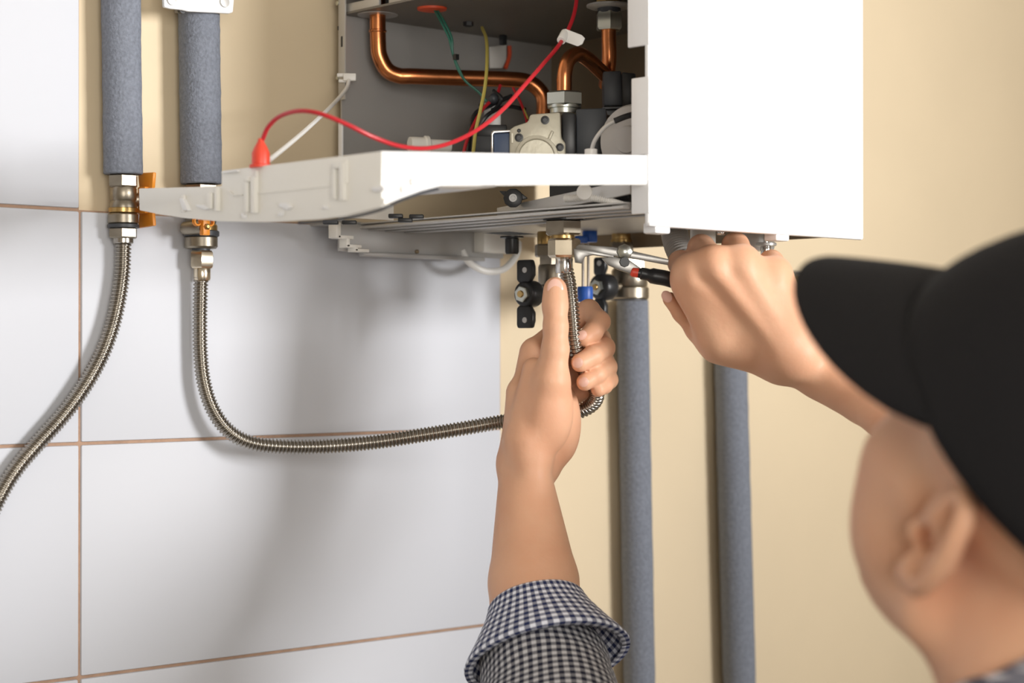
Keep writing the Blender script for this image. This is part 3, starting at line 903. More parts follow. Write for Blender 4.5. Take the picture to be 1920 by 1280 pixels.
wing_valve('shutoff valve with the large black wing handle left of the thumb', 986, 551, 1.80, 1036, 470, 560, 27, 63, 1.0)
wing_valve('shutoff valve with the smaller black handle above the straight foam pipe', 1126, 538, 1.93, 1180, 478, 563, 34, 55, 0.75)
t = thing('brass_connector', 'orange-brass stub and nut under the boiler, above the pliers', 'fitting', at(1165, 450, 1.90))
dstack(t, 1165, 1.90, [('threaded_stub', 434, 453, 18, 'ring', m_brassy), ('stub_collar', 448, 455, 20, 'ring', m_brassy), ('hex_nut', 453, 482, 22, 'hex', m_brass)], phase=0.5)
t = thing('brass_connector', 'brass stub and nut behind the held hose nut, above the black wing handle', 'fitting', at(1022, 455, 1.80))
dstack(t, 1024, 1.80, [('threaded_stub', 434, 462, 17, 'ring', m_brassy), ('hex_nut', 458, 482, 21, 'hex', m_brass)], phase=0.5)
t = thing('filling_tap', 'blue plastic filling tap with two thin metal rods beside the held hose', 'tap', at(1103, 450, 1.86))
dstack(t, 1106, 1.86, [('blue_cap', 432, 454, 14, 'ring', m_blue)])
MB().cbox(at(1090, 449, 1.85), (0.012, 0.01, 0.007), RT, UP.cross(RT), UP).build('blue_tab', m_blue, t, bevel=0.001)
dstack(t, 1093, 1.84, [('metal_rod', 455, 545, 2.6, 'ring', m_rod)], 10)
dstack(t, 1103, 1.84, [('metal_rod', 455, 545, 2.6, 'ring', m_rod)], 10)
dstack(t, 1097, 1.84, [('blue_knob', 537, 566, 15, 'ring', m_blue)])

# drain hose and small fittings under the front edge
t = thing('drain_hose', 'grey ribbed plastic drain hose under the front left corner of the boiler', 'hose', at(1268, 440, 1.66))
P = resample(spline([at(1262, 418, 1.70), at(1265, 440, 1.70), at(1272, 465, 1.69), at(1285, 490, 1.68), at(1305, 515, 1.68)]), 0.0004)
MB().sweep(P, [0.0106 + 0.0016 * math.sin(i * 0.9) for i in range(len(P))], 24).build('ribbed_tube', m_greyhose, t)
t = thing('plastic_stub', 'beige plastic stub under the boiler behind the first knuckles', 'fitting', at(1325, 430, 1.72))
dstack(t, 1318, 1.72, [('stub_wall', 420, 470, 24, 'ring', m_tray)])
t = thing('hanging_screw', 'small screw with a shiny head under the front edge of the boiler', 'screw', at(1352, 425, 1.62))
dstack(t, 1352, 1.62, [('screw_head', 432, 440, 8, 'ring', m_chrome), ('screw_shank', 415, 433, 3.5, 'ring', m_chrome)], 14)
t = thing('safety_outlet', 'grey metal outlet with a shiny bolt under the right end of the boiler', 'fitting', at(1430, 445, 1.75))
dstack(t, 1418, 1.75, [('outlet_body', 425, 470, 34, 'ring', m_greyl)])
dstack(t, 1436, 1.71, [('bolt_shank', 436, 463, 5, 'ring', m_chrome), ('bolt_washer', 455, 461, 20, 'ring', m_greyl), ('bolt_nut', 460, 478, 10, 'ring', m_chrome)], 18)
# brass fitting on the wall behind the cap
p = onwall(1512, 545, 0.03)
t = thing('brass_fitting', 'old brass fitting with a thin wire strap on the wall beside the cap visor', 'fitting', p)
MB().lathe(onwall(1500, 590, .03), onwall(1522, 515, .03) - onwall(1500, 590, .03), [(0, 0.015), (0.004, 0.017), (0.03, 0.017), (0.034, 0.019), (0.042, 0.019), (0.044, 0.015)], 24).build('fitting_body', m_oldbrass, t)
fb = onwall(1511, 552, .03)
MB().lathe(Vector((fb.x, 0.0, fb.z)), (0, -1, 0), [(0, 0.014), (0.003, 0.014), (0.004, 0.009), (0.030, 0.009)], 20).build('wall_stub', m_oldbrass, t)
MB().sweep(spline([onwall(1488, 510, .05), onwall(1507, 514, .052), onwall(1522, 522, .052), onwall(1540, 536, .05)]), 0.0016, 8).build('wire_strap', m_charc, t)
MB().sweep(spline([onwall(1488, 514, .05), onwall(1505, 519, .052), onwall(1512, 535, .053), onwall(1522, 548, .05)]), 0.0022, 8).build('wire_strap', m_chrome, t)

# ------------------------------------------------------------------ pliers
t = thing('pliers', 'steel pliers with a red banded black grip closed on the hose nut', 'pliers', at(1170, 472, 1.625))
PD = 1.622
nz = FW
up_arm = MB().plate([at(x, y, PD) for x, y in ((1079, 463), (1086, 458), (1120, 461), (1150, 463), (1200, 474), (1262, 488), (1300, 494), (1300, 504), (1258, 498), (1195, 486), (1150, 480), (1110, 476), (1082, 474))], 0.007, nz)
up_arm.build('upper_arm', m_tool, t, bevel=0.0005)
lo_arm = MB().plate([at(x, y, PD - 0.004) for x, y in ((1128, 484), (1150, 481), (1180, 488), (1200, 502), (1204, 514), (1188, 515), (1160, 506), (1140, 497))], 0.006, nz)
lo_arm.build('lower_arm', m_tool, t, bevel=0.0005)
jw = MB().plate([at(x, y, PD - 0.004) for x, y in ((1075, 466), (1112, 470), (1150, 478), (1150, 484), (1112, 478), (1097, 481), (1091, 494), (1078, 492))], 0.007, nz)
jw.build('jaw', m_tool, t, bevel=0.0005)
gr = MB().sweep([at(1183, 509, PD - .006), at(1186, 510, PD - .006), at(1197, 511.5, PD - .006)], [0.0028, 0.0040, 0.0042], 14)
gr.build('red_band', m_redcap, t)
gr = MB().sweep(spline([at(1196, 511.5, PD - .006), at(1206, 513, PD - .006), at(1228, 518, PD - .006), at(1250, 522, PD - .005), at(1280, 532, PD - .004), at(1330, 552, PD + .0), at(1380, 580, PD + .005)], 4),
                 [0.0042] * 3 + [0.0052] * 4 + [0.0066] * 30, 16)
gr.build('black_grip', m_black, t)
gr = MB().sweep(spline([at(1290, 499, PD), at(1330, 510, PD + .004), at(1390, 535, PD + .006)], 4), 0.0066, 16)
gr.build('black_grip', m_black, t)
MB().lathe(at(1171, 472, PD - 0.004), -FW, [(0, 0.0068), (0.003, 0.0062), (0.005, 0.003)], 8).build('pivot_bolt', m_zinc, t)
MB().lathe(at(1171, 491, PD - 0.008), -FW, [(0, 0.0045), (0.0015, 0.004)], 8).build('pivot_bolt', m_black, t)
# ------------------------------------------------------------------ person
class Field:
    """distance field on a grid; round cones and ellipsoids blended together, then meshed"""
    def __init__(self, lo, hi, h):
        self.lo = np.array(lo, float); self.h = h
        self.n = np.ceil((np.array(hi) - self.lo) / h).astype(int) + 1
        self.ax = [(self.lo[i] + h * np.arange(self.n[i])).astype(np.float32) for i in range(3)]
        self.F = np.full(self.n, 0.05, np.float32)

    def _sl(self, lo, hi):
        s = []
        for i in range(3):
            a = int(np.clip((lo[i] - self.lo[i]) / self.h, 0, self.n[i])); b = int(np.clip((hi[i] - self.lo[i]) / self.h + 2, 0, self.n[i]))
            s.append(slice(a, b))
        return tuple(s)

    def _mix(self, s, d, k, sub):
        a = self.F[s]
        if sub:
            d = -d
            h = np.maximum(k - np.abs(a - d), 0) / k
            self.F[s] = np.maximum(a, d) + h * h * k * 0.25
        else:
            h = np.maximum(k - np.abs(a - d), 0) / k
            self.F[s] = np.minimum(a, d) - h * h * k * 0.25

    def cone(self, a, b, r1, r2, k=0.004, sub=False):
        a = np.array(a, float); b = np.array(b, float)
        m = max(r1, r2) + k + 4 * self.h
        s = self._sl(np.minimum(a, b) - m, np.maximum(a, b) + m)
        x, y, z = self.ax[0][s[0]][:, None, None], self.ax[1][s[1]][None, :, None], self.ax[2][s[2]][None, None, :]
        ba = b - a
        l2 = max(ba @ ba, 1e-12)
        t = np.clip(((x - a[0]) * ba[0] + (y - a[1]) * ba[1] + (z - a[2]) * ba[2]) / l2, 0, 1)
        d = np.sqrt((x - a[0] - t * ba[0]) ** 2 + (y - a[1] - t * ba[1]) ** 2 + (z - a[2] - t * ba[2]) ** 2) - (r1 + (r2 - r1) * t)
        self._mix(s, d.astype(np.float32), k, sub)
        return self

    def chain(self, pts, rs, k=0.004):
        for i in range(len(pts) - 1):
            self.cone(pts[i], pts[i + 1], rs[i], rs[i + 1], k)
        return self

    def ell(self, c, r, k=0.004, R=None, sub=False):
        c = np.array(c, float); r = np.array(r, float)
        m = r.max() + k + 4 * self.h
        s = self._sl(c - m, c + m)
        x, y, z = self.ax[0][s[0]][:, None, None] - c[0], self.ax[1][s[1]][None, :, None] - c[1], self.ax[2][s[2]][None, None, :] - c[2]
        if R is not None:
            R = np.array(R, float)
            x, y, z = (R[i, 0] * x + R[i, 1] * y + R[i, 2] * z for i in range(3))
        k0 = np.sqrt((x / r[0]) ** 2 + (y / r[1]) ** 2 + (z / r[2]) ** 2)
        k1 = np.sqrt((x / r[0] ** 2) ** 2 + (y / r[1] ** 2) ** 2 + (z / r[2] ** 2) ** 2) + 1e-9
        self._mix(s, (k0 * (k0 - 1) / k1).astype(np.float32), k, sub)
        return self

    def merge(self, other, k):
        h = np.maximum(k - np.abs(self.F - other.F), 0) / k
        self.F = np.minimum(self.F, other.F) - h * h * k * 0.25
        return self

    def like(self):
        o = Field.__new__(Field)
        o.lo, o.h, o.n, o.ax = self.lo, self.h, self.n, self.ax
        o.F = np.full(self.n, 0.05, np.float32)
        return o

    def mesh(self):                                   # surface nets
        F = self.F; neg = F < 0
        nx, ny, nz = F.shape
        cnt = np.zeros((nx - 1, ny - 1, nz - 1), np.int8)
        for dx in (0, 1):
            for dy in (0, 1):
                for dz in (0, 1):
                    cnt += neg[dx:nx - 1 + dx, dy:ny - 1 + dy, dz:nz - 1 + dz]
        act = (cnt > 0) & (cnt < 8)
        I = np.argwhere(act)
        idx = np.full(act.shape, -1, np.int64)
        idx[act] = np.arange(len(I))
        acc = np.zeros((len(I), 3)); w = np.zeros(len(I))
        C8 = [(a, b, c) for a in (0, 1) for b in (0, 1) for c in (0, 1)]
        for p in C8:
            for axn in range(3):
                if p[axn]:
                    continue
                q = list(p); q[axn] = 1
                f0 = F[I[:, 0] + p[0], I[:, 1] + p[1], I[:, 2] + p[2]]
                f1 = F[I[:, 0] + q[0], I[:, 1] + q[1], I[:, 2] + q[2]]
                cr = (f0 < 0) != (f1 < 0)
                t = np.where(cr, f0 / np.where(cr, f0 - f1, 1), 0)
                P = np.tile(np.array(p, float), (len(I), 1)); P[:, axn] += t
                acc[cr] += P[cr]; w[cr] += 1
        V = (I + acc / w[:, None]) * self.h + self.lo
        faces = []
        for axn in range(3):
            o1, o2 = (axn + 1) % 3, (axn + 2) % 3
            sl0 = [slice(1, -1)] * 3; sl1 = [slice(1, -1)] * 3
            sl0[axn] = slice(0, -1); sl1[axn] = slice(1, None)
            a, b = neg[tuple(sl0)], neg[tuple(sl1)]
            E = np.argwhere(a != b)
            flip = a[E[:, 0], E[:, 1], E[:, 2]]
            base = E.copy(); base[:, o1] += 1; base[:, o2] += 1
            q = []
            for d1, d2 in ((-1, -1), (0, -1), (0, 0), (-1, 0)):
                c = base.copy(); c[:, o1] += d1; c[:, o2] += d2
                q.append(idx[c[:, 0], c[:, 1], c[:, 2]])
            q = np.stack(q, 1)
            q[~flip] = q[~flip][:, ::-1]
            faces.append(q)
        Q = np.concatenate(faces)
        Q = Q[(Q >= 0).all(1)]
        return V, Q


NR, NU, NF, NC = (np.array(v) for v in (RT, UP, FW, CAM))


def loc(px, py, dep):                 # camera-aligned local coordinates of a seen point
    return np.array(((px - 960) / FPX * dep, (640 - py) / FPX * dep, dep))


def to_world(V):
    return NC + V[:, :1] * NR + V[:, 1:2] * NU + V[:, 2:3] * NF


def w2l(p):
    v = np.array(p) - NC
    return np.array((v @ NR, v @ NU, v @ NF))


BV, BQ = [], []
boff = 0


def put(V, Q):
    global boff
    BV.append(V); BQ.append(Q + boff); boff += len(V)


# ---- left hand and forearm -------------------------------------------------
S = DH / FPX


def A(px, py, dz=0.0):
    return loc(px, py, DH + dz)


lo = np.minimum(A(860, 1420, -0.22), A(860, 1420, 0.0)); hi = A(1190, 490, 0.09)
lo = np.array((A(860, 900, 0.09)[0], A(1000, 1330, 0.09)[1], DH - 0.14)); hi = np.array((A(1180, 900, 0.09)[0], A(1000, 490, 0.09)[1], DH + 0.085))
H = 0.0014
fp_ = Field(lo, hi, H)
p = lambda v: v * S
# palm, heel and forearm
fp_.cone(A(984, 893, 0.000), A(1000, 1090, -0.045), p(48), p(80), 0.006)
fp_.cone(A(986, 893, 0.014), A(1002, 1090, -0.030), p(44), p(76), 0.01)
fp_.cone(A(1000, 1090, -0.045), A(1015, 1300, -0.115), p(80), p(92), 0.006)
for (mx, my, mz, mr), (wx, wy, wz) in (((1004, 662, .020, 31), (975, 860, .008)), ((1012, 690, .040, 32), (985, 865, .018)), ((1030, 722, .052, 31), (1000, 865, .024)), ((1045, 755, .055, 29), (1012, 862, .022))):
    fp_.cone(A(wx, wy, wz), A(mx, my, mz), p(42), p(mr), 0.012)
fp_.cone(A(985, 835, -0.004), A(972, 735, 0.008), p(38), p(22), 0.010)
fp_.ell(A(1050, 792, 0.016), (p(40), p(80), p(44)), 0.008)
fp_.cone(A(1000, 850, -0.010), A(1034, 715, -0.022), p(38), p(31), 0.012)
fp_.ell(A(1033, 768, -0.014), (p(42), p(78), p(38)), 0.008)
fp_.cone(A(985, 830, -.018), A(1000, 905, -.018), p(20), p(22), 0.014)
# tendon ridge that runs from the thumb down the wrist
fp_.cone(A(1000, 690, -0.010), A(975, 820, -0.012), p(20), p(24), 0.010)
# thumb
th = fp_.like()
th.chain([A(1034, 712, -0.022), A(1041, 655, -0.023), A(1042, 612, -0.0225), A(1041, 575, -0.0205), A(1041, 541, -0.0175)], [p(30), p(25), p(22.5), p(22.5), p(20.5)], 0.004)
th.ell(A(1041, 560, -0.020), (p(22), p(38), p(19)), 0.004)
fp_.merge(th, 0.008)
for pts, rs in (
    ([(1004, 662, .020), (1060, 610, .034), (1104, 582, .030), (1124, 603, .012), (1112, 622, -.001), (1096, 634, -.006)], (28, 22, 21, 20, 18.5, 16.5)),
    ([(1012, 690, .040), (1075, 655, .044), (1124, 636, .036), (1133, 652, .012), (1112, 667, -.010), (1088, 680, -.018)], (28, 22, 21, 20, 19, 17.5)),
    ([(1030, 722, .052), (1085, 695, .050), (1132, 678, .038), (1138, 688, .014), (1118, 702, -.008), (1097, 716, -.014)], (27, 21, 20, 19, 18, 16.5)),
    ([(1045, 755, .055), (1095, 730, .050), (1137, 708, .036), (1142, 712, .016), (1133, 722, .002), (1122, 730, -.006)], (25, 19, 18, 16.5, 15.5, 14)),
):
    fg = fp_.like()
    fg.chain([A(*q) for q in pts], [p(r) for r in rs], 0.003)
    fp_.merge(fg, 0.0016)
# creases of the thumb
for y, dy in ((592, 0), (600, 1)):
    fp_.cone(A(1026, y, -0.0338), A(1056, y + dy, -0.0338), 0.0004, 0.0004, 0.0018, sub=True)
V, Q = fp_.mesh(); put(to_world(V), Q)

# ---- right hand and forearm --------------------------------------------------
DR = 1.60
S2 = DR / FPX


def B(px, py, dz=0.0):
    return loc(px, py, DR + dz)


p2 = lambda v: v * S2
lo = np.array((B(1225, 0, 0.0)[0], B(0, 860, 0.08)[1], DR - 0.10)); hi = np.array((B(1760, 0, 0.0)[0], B(0, 425, 0.08)[1], DR + 0.09))
fr = Field(lo, hi, H)
fr.cone(B(1470, 652, -.004), B(1537, 704, .0), p2(50), p2(37), 0.016)
fr.chain([B(1537, 704, 0), B(1621, 753, -.022), B(1760, 850, -.09)], [p2(38), p2(40), p2(52)], 0.006)
fr.cone(B(1500, 690, .010), B(1621, 755, -.010), p2(36), p2(38), 0.008)
MC = (((1294, 507, -.006, 32), (1462, 676, .006)), ((1338, 492, -.016, 33), (1478, 664, -.008)), ((1392, 490, -.014, 33), (1495, 655, -.008)), ((1452, 512, -.002, 33), (1500, 642, .002)))
for (mx, my, mz, mr), (wx, wy, wz) in MC:
    fr.cone(B(wx, wy, wz), B(mx, my, mz), p2(34), p2(mr), 0.015)
for (a, c, e) in ((1316, 498, 0.0), (1365, 492, -.006), (1425, 502, .0)):
    fr.cone(B(a + 8, c + 30, e), B(1470, 640, 0), p2(26), p2(34), 0.015)
# knuckle bumps and the tendons of the back of the hand
for (mx, my, mz, mr), (wx, wy, wz) in MC:
    fr.ell(B(mx + 1, my + 4, mz - .0045), (p2(20), p2(20), p2(25)), 0.010)
    fr.cone(B(mx + 6, my + 20, mz - .0125), B(wx - 20, wy - 16, wz - .0135), p2(5), p2(4), 0.011)
# thumb side
fr.chain([B(1458, 676, .010), B(1348, 642, .014), B(1312, 620, .022)], [p2(38), p2(34), p2(24)], 0.012)
fr.cone(B(1302, 545, .004), B(1390, 640, .004), p2(26), p2(40), 0.014)
tb_ = fr.like()
tb_.chain([B(1332, 645, .022), B(1303, 617, .027), B(1278, 587, .027), B(1256, 561, .023)], [p2(24), p2(18), p2(16.5), p2(14)], 0.004)
fr.cone(B(1290, 530, -.002), B(1345, 628, .0), p2(27), p2(34), 0.014)
fr.merge(tb_, 0.004)
for pts, rs in (
    ([(1294, 507, -.004), (1276, 493, .022), (1282, 520, .044), (1300, 556, .040), (1312, 572, .022)], (30, 23, 20, 18, 16)),
    ([(1338, 494, -.012), (1315, 465, .024), (1322, 505, .052), (1340, 550, .046), (1350, 565, .028)], (31, 25, 21, 18, 16)),
    ([(1392, 492, -.010), (1379, 461, .022), (1382, 505, .052), (1392, 555, .048), (1398, 575, .030)], (31, 25, 21, 18, 16)),
    ([(1452, 512, 0), (1446, 492, .026), (1448, 530, .050), (1450, 570, .042), (1450, 585, .028)], (30, 23, 19, 16, 14)),
):
    fg = fr.like(); fg.chain([B(*q) for q in pts], [p2(r) for r in rs], 0.004)
    fr.merge(fg, 0.0035)
V, Q = fr.mesh(); put(to_world(V), Q)

# ---- head ------------------------------------------------------------------
def cam_dir(a, b, c):
    return (RT * a + UP * b + FW * c).normalized()


HF = cam_dir(-0.41, 0.54, 0.73)
HU = cam_dir(0.17, 0.83, -0.50)
HU = (HU - HF * HU.dot(HF)).normalized()
HL = HU.cross(HF).normalized()
EAR = at(1733, 1012, 0.97)
HC = EAR - HL * 0.085 + HF * 0.004
HM = np.array((HF, HL, HU))           # rows: head axes


def hw(x, y, z):
    return HC + HF * x + HL * y + HU * z


hd = Field((-0.13, -0.11, -0.235), (0.15, 0.11, 0.16), 0.0025)
hd.ell((-0.008, 0, 0.046), (0.098, 0.077, 0.088), 0.01)
hd.ell((0.045, 0, -0.015), (0.050, 0.060, 0.085), 0.025)
for s in (-1, 1):
    hd.cone((-0.002, s * 0.056, -0.055), (0.075, s * 0.016, -0.096), 0.020, 0.019, 0.025)
    hd.ell((0.054, s * 0.046, -0.012), (0.034, 0.024, 0.036), 0.02)
    hd.cone((0.085, s * 0.012, 0.034), (0.070, s * 0.044, 0.032), 0.012, 0.009, 0.016)
    hd.cone((0.03, s * 0.062, 0.0), (0.065, s * 0.050, -0.004), 0.010, 0.013, 0.02)
hd.ell((0.084, 0, -0.094), (0.018, 0.024, 0.016), 0.015)
for s in (-1, 1):
    hd.ell((0.044, s * 0.046, -0.044), (0.034, 0.026, 0.032), 0.022)
hd.ell((0.09, 0, -0.055), (0.016, 0.03, 0.022), 0.02)
for s in (-1, 1):
    hd.ell((0.100, s * 0.031, 0.012), (0.012, 0.015, 0.010), 0.008, sub=True)
    hd.ell((0.084, s * 0.032, 0.011), (0.0125, 0.0145, 0.0125), 0.003)
hd.cone((0.096, 0, 0.022), (0.117, 0, -0.020), 0.008, 0.011, 0.010)
for s in (-1, 1):
    hd.ell((0.106, s * 0.012, -0.024), (0.011, 0.008, 0.008), 0.006)
hd.ell((0.104, 0, -0.048), (0.008, 0.023, 0.0055), 0.004)
hd.ell((0.102, 0, -0.060), (0.008, 0.021, 0.0065), 0.004)
hd.cone((0.109, -0.02, -0.0535), (0.109, 0.02, -0.0535), 0.001, 0.001, 0.002, sub=True)
# ears
for s in (-1, 1):
    ca, sa = math.cos(0.22), math.sin(0.22)
    er = hd.like()
    n_ = 22
    rim = []
    for i in range(n_):
        t = math.radians(-60 + 300 * i / (n_ - 1))
        ex, ez = 0.0155 * math.cos(t + math.pi / 2) , 0.030 * math.sin(t + math.pi / 2)
        # ear outline, open at the front; leans back
        x = -0.010 - 0.0165 * math.sin(t + 0.4) * (1.0 if math.sin(t + 0.4) > 0 else 0.55)
        z = 0.006 + 0.033 * math.cos(t + 0.4) * -1
        rim.append((x * ca - z * sa, s * (0.082 + 0.010 * max(0, math.sin(t + 0.4))), z * ca + x * sa * 0.3))
    er.chain(rim, [0.0050] * n_, 0.003)
    er.ell((-0.008, s * 0.079, 0.004), (0.017, 0.0065, 0.029), 0.004)
    er.ell((0.004, s * 0.079, -0.029), (0.0085, 0.0055, 0.011), 0.006)
    er.ell((-0.003, s * 0.087, -0.004), (0.0085, 0.0085, 0.0125), 0.003, sub=True)
    er.ell((0.009, s * 0.081, -0.004), (0.004, 0.004, 0.007), 0.003)
    hd.merge(er, 0.006)
    hd.ell((0.000, s * 0.083, -0.004), (0.005, 0.010, 0.0075), 0.003, sub=True)
# neck towards the shoulders (body stays upright while the head leans back)
HB = Vector((HF.x, HF.y, 0)).normalized()
NECK = HC + Vector((0, 0, -0.110)) - HB * 0.030
nl = HM @ np.array(NECK - HC)
hd.cone((-0.030, 0, -0.045), tuple(nl), 0.057, 0.066, 0.02)
hd.cone((0.045, 0, -0.075), tuple(nl * 0.8 + np.array((0.03, 0, 0))), 0.032, 0.05, 0.03)
hd.cone((-0.02, 0, -0.06), tuple(nl * 0.9 + np.array((0.02, 0, 0))), 0.05, 0.058, 0.02)
V, Q = hd.mesh()
put(np.array(HC) + V @ HM, Q)

# ---- torso under the shirt, arms up to the sleeves ---------------------------
ZV = Vector((0, 0, 1))
BL = ZV.cross(HB).normalized()
SHL = NECK + BL * 0.150 + HB * 0.10 + Vector((0, 0, -0.110))
SHR = NECK - BL * 0.150 + HB * 0.09 + Vector((0, 0, -0.080))
ELL = Vector(to_world(np.array([loc(1040, 1450, 1.46)]))[0])
ELR = Vector(to_world(np.array([B(1800, 880, -.11)]))[0])
CHEST = NECK + Vector((0, 0, -0.22)) - HB * 0.01
HIP = NECK + Vector((0, 0, -0.56)) - HB * 0.02
RB = np.array((HB, BL, ZV))


def torso(grow, h):
    f = Field(np.array(CHEST) - np.array((0.55, 0.5, 0.62)), np.array(CHEST) + np.array((0.45, 0.7, 0.42)), h)
    f.ell(CHEST, (0.115 + grow, 0.165 + grow, 0.20 + grow), 0.04, RB)
    f.ell(CHEST + Vector((0, 0, -0.2)), (0.105 + grow, 0.150 + grow, 0.24 + grow), 0.06, RB)
    f.ell(HIP, (0.115 + grow, 0.165 + grow, 0.13 + grow), 0.05, RB)
    f.cone(SHL, SHR, 0.055 + grow, 0.055 + grow, 0.06)
    f.cone(NECK + BL * 0.05 + Vector((0, 0, -.02)), SHL, 0.045 + grow, 0.05 + grow, 0.03)
    f.cone(NECK - BL * 0.05 + Vector((0, 0, -.02)), SHR, 0.045 + grow, 0.05 + grow, 0.03)
    f.cone(SHL, ELL, 0.050 + grow, 0.043 + grow, 0.03)
    f.cone(SHR, ELR, 0.050 + grow, 0.040 + grow, 0.03)
    return f


tf = torso(0.0, 0.008)
tf.cone(NECK + Vector((0, 0, 0.02)), CHEST, 0.062, 0.07, 0.02)
tf.cone(ELL, Vector(to_world(np.array([A(1005, 1180, -0.07)]))[0]), 0.042, 0.036, 0.02)
tf.cone(ELR, Vector(to_world(np.array([B(1700, 806, -.06)]))[0]), 0.036, 0.020, 0.01)
V, Q = tf.mesh(); put(V, Q)

person = thing('person', 'person in a black cap and checked shirt, arms raised to the boiler, seen from behind', 'person', (HIP.x, HIP.y, FLOOR))
AV, AQ = np.concatenate(BV), np.concatenate(BQ)


def npmesh(name, V, Q, m, parent, smooth_it=0):
    me = bpy.data.meshes.new(name)
    me.from_pydata(V.tolist(), [], Q.tolist())
    me.polygons.foreach_set('use_smooth', [True] * len(me.polygons))
    me.materials.append(m)
    o = bpy.data.objects.new(name, me)
    COL.objects.link(o)
    o.parent = parent
    o.matrix_parent_inverse = Matrix.Translation(-Vector(parent.location))
    if smooth_it:
        md = o.modifiers.new('smooth', 'SMOOTH'); md.factor = 0.5; md.iterations = smooth_it
    return o


body = npmesh('body', AV, AQ, m_skin, person, 2)

# shirt
sf = torso(0.012, 0.007)
V, Q = sf.mesh()
keep = ((V - np.array(ELL)) @ np.array((ELL - SHL).normalized()) < 0.02)
shirt = npmesh('shirt', V, Q, m_check_body, person, 2)
tag(shirt, 'navy and white gingham shirt')
# stand collar
cb_ = MB()
nv = 40
cx = NECK + Vector((0, 0, -0.012))
lean = (HC - HU * 0.05 - HF * 0.03 - NECK).normalized()
cu = (HB - lean * HB.dot(lean)).normalized(); cv = lean.cross(cu)
prof = [(-0.03, 0.086), (0.0, 0.078), (0.028, 0.074), (0.034, 0.076), (0.028, 0.081), (0.0, 0.092), (-0.03, 0.108)]
for a, r in prof:
    for k in range(nv):
        t = 2 * math.pi * k / nv
        cb_.v.append(cx + lean * (a - 0.004 * math.cos(t)) + cu * math.cos(t) * r + cv * math.sin(t) * r)
for i in range(len(prof) - 1):
    for k in range(nv):
        cb_.f.append((i * nv + k, i * nv + (k + 1) % nv, (i + 1) * nv + (k + 1) % nv, (i + 1) * nv + k))
cb_.build('collar', m_check_body, shirt)


def cloth_tube(name, rings, m, parent, nseg=72, wr=0.0, thick=0.0016, seed=0, lobes=()):
    """rings: (centre, radius); uv in metres so that the woven check keeps its size"""
    rnd = random.Random(seed)
    ph = [rnd.uniform(0, 6.28) for _ in range(8)]
    C = [Vector(c) for c, r in rings]
    ax = (C[-1] - C[0]).normalized()
    u = RT - ax * RT.dot(ax); u.normalize()
    v = ax.cross(u)
    vs, uvs, fs = [], [], []
    L = 0.0
    rmean = sum(r for c, r in rings) / len(rings)
    for i, (c, r) in enumerate(rings):
        if i:
            L += ((C[i] - C[i - 1]).length ** 2 + (rings[i][1] - rings[i - 1][1]) ** 2) ** 0.5
        for k in range(nseg + 1):
            t = 2 * math.pi * k / nseg
            rr = r * (1 + wr * (math.sin(3 * t + ph[0] + L * 30) * .5 + math.sin(5 * t + ph[1] - L * 45) * .3 + math.sin(2 * t + ph[2] + L * 70) * .4))
            vs.append(C[i] + u * (math.cos(t) * rr) + v * (math.sin(t) * rr))
            uvs.append((t * rmean, L))
    n1 = nseg + 1
    for i in range(len(rings) - 1):
        for k in range(nseg):
            fs.append((i * n1 + k, i * n1 + k + 1, (i + 1) * n1 + k + 1, (i + 1) * n1 + k))
    me = bpy.data.meshes.new(name)
    me.from_pydata([tuple(q) for q in vs], [], fs)
    uvl = me.uv_layers.new(name='UVMap')
    for lp_ in me.loops:
        uvl.data[lp_.index].uv = uvs[lp_.vertex_index]
    me.polygons.foreach_set('use_smooth', [True] * len(me.polygons))
    me.materials.append(m)
    o = bpy.data.objects.new(name, me); COL.objects.link(o)
    o.parent = parent
    md = o.modifiers.new('solid', 'SOLIDIFY'); md.thickness = thick; md.offset = -1
    return o


def W_(px, py, dep):
    return Vector(to_world(np.array([loc(px, py, dep)]))[0])


ct, cbm = W_(1004, 1127, 1.585), W_(1027, 1236, 1.557)
rings = []
prof = [(0.0, .0345), (0.0, .0390), (0.03, .0405), (0.10, .0418), (0.25, .0455), (0.45, .0520), (0.65, .0585), (0.85, .0655), (0.96, .0685), (1.0, .0682), (1.0, .0615)]
for t, r in prof:
    rings.append((ct.lerp(cbm, t), r))
cuff = cloth_tube('cuff', rings, m_check, shirt, wr=0.012, seed=3)
tag(cuff, 'rolled up sleeve cuff in lighter gingham')
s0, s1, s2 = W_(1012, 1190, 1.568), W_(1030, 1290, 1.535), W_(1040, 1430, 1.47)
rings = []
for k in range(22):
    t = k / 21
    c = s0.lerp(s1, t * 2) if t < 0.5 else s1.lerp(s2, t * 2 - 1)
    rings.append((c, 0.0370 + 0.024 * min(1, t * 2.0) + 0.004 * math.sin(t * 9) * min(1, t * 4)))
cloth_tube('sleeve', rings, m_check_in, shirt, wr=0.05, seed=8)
# right sleeve rolled just short of the wrist side, hidden behind the head
c0, c1 = W_(1715, 818, 1.535), W_(1800, 880, 1.49)
cloth_tube('cuff', [(c0, .027), (c0, .032), (c0.lerp(c1, .5), .037), (c1, .042), (c1, .036)], m_check, shirt, wr=0.02, seed=5)

# nails
def nail(c, nrm, along, ln, wd):
    n_ = Vector(nrm).normalized(); a_ = Vector(along); a_ = (a_ - n_ * a_.dot(n_)).normalized(); b_ = n_.cross(a_)
    m = MB().ball((0, 0, 0), 1.0, 9)
    m.v = [Vector(c) + a_ * (q.x * ln) + b_ * (q.y * wd) + n_ * (q.z * 0.0011 - 0.0007 * q.y * q.y - .0002 * q.x * q.x) for q in m.v]
    return m.build('fingernail', m_nail, person)


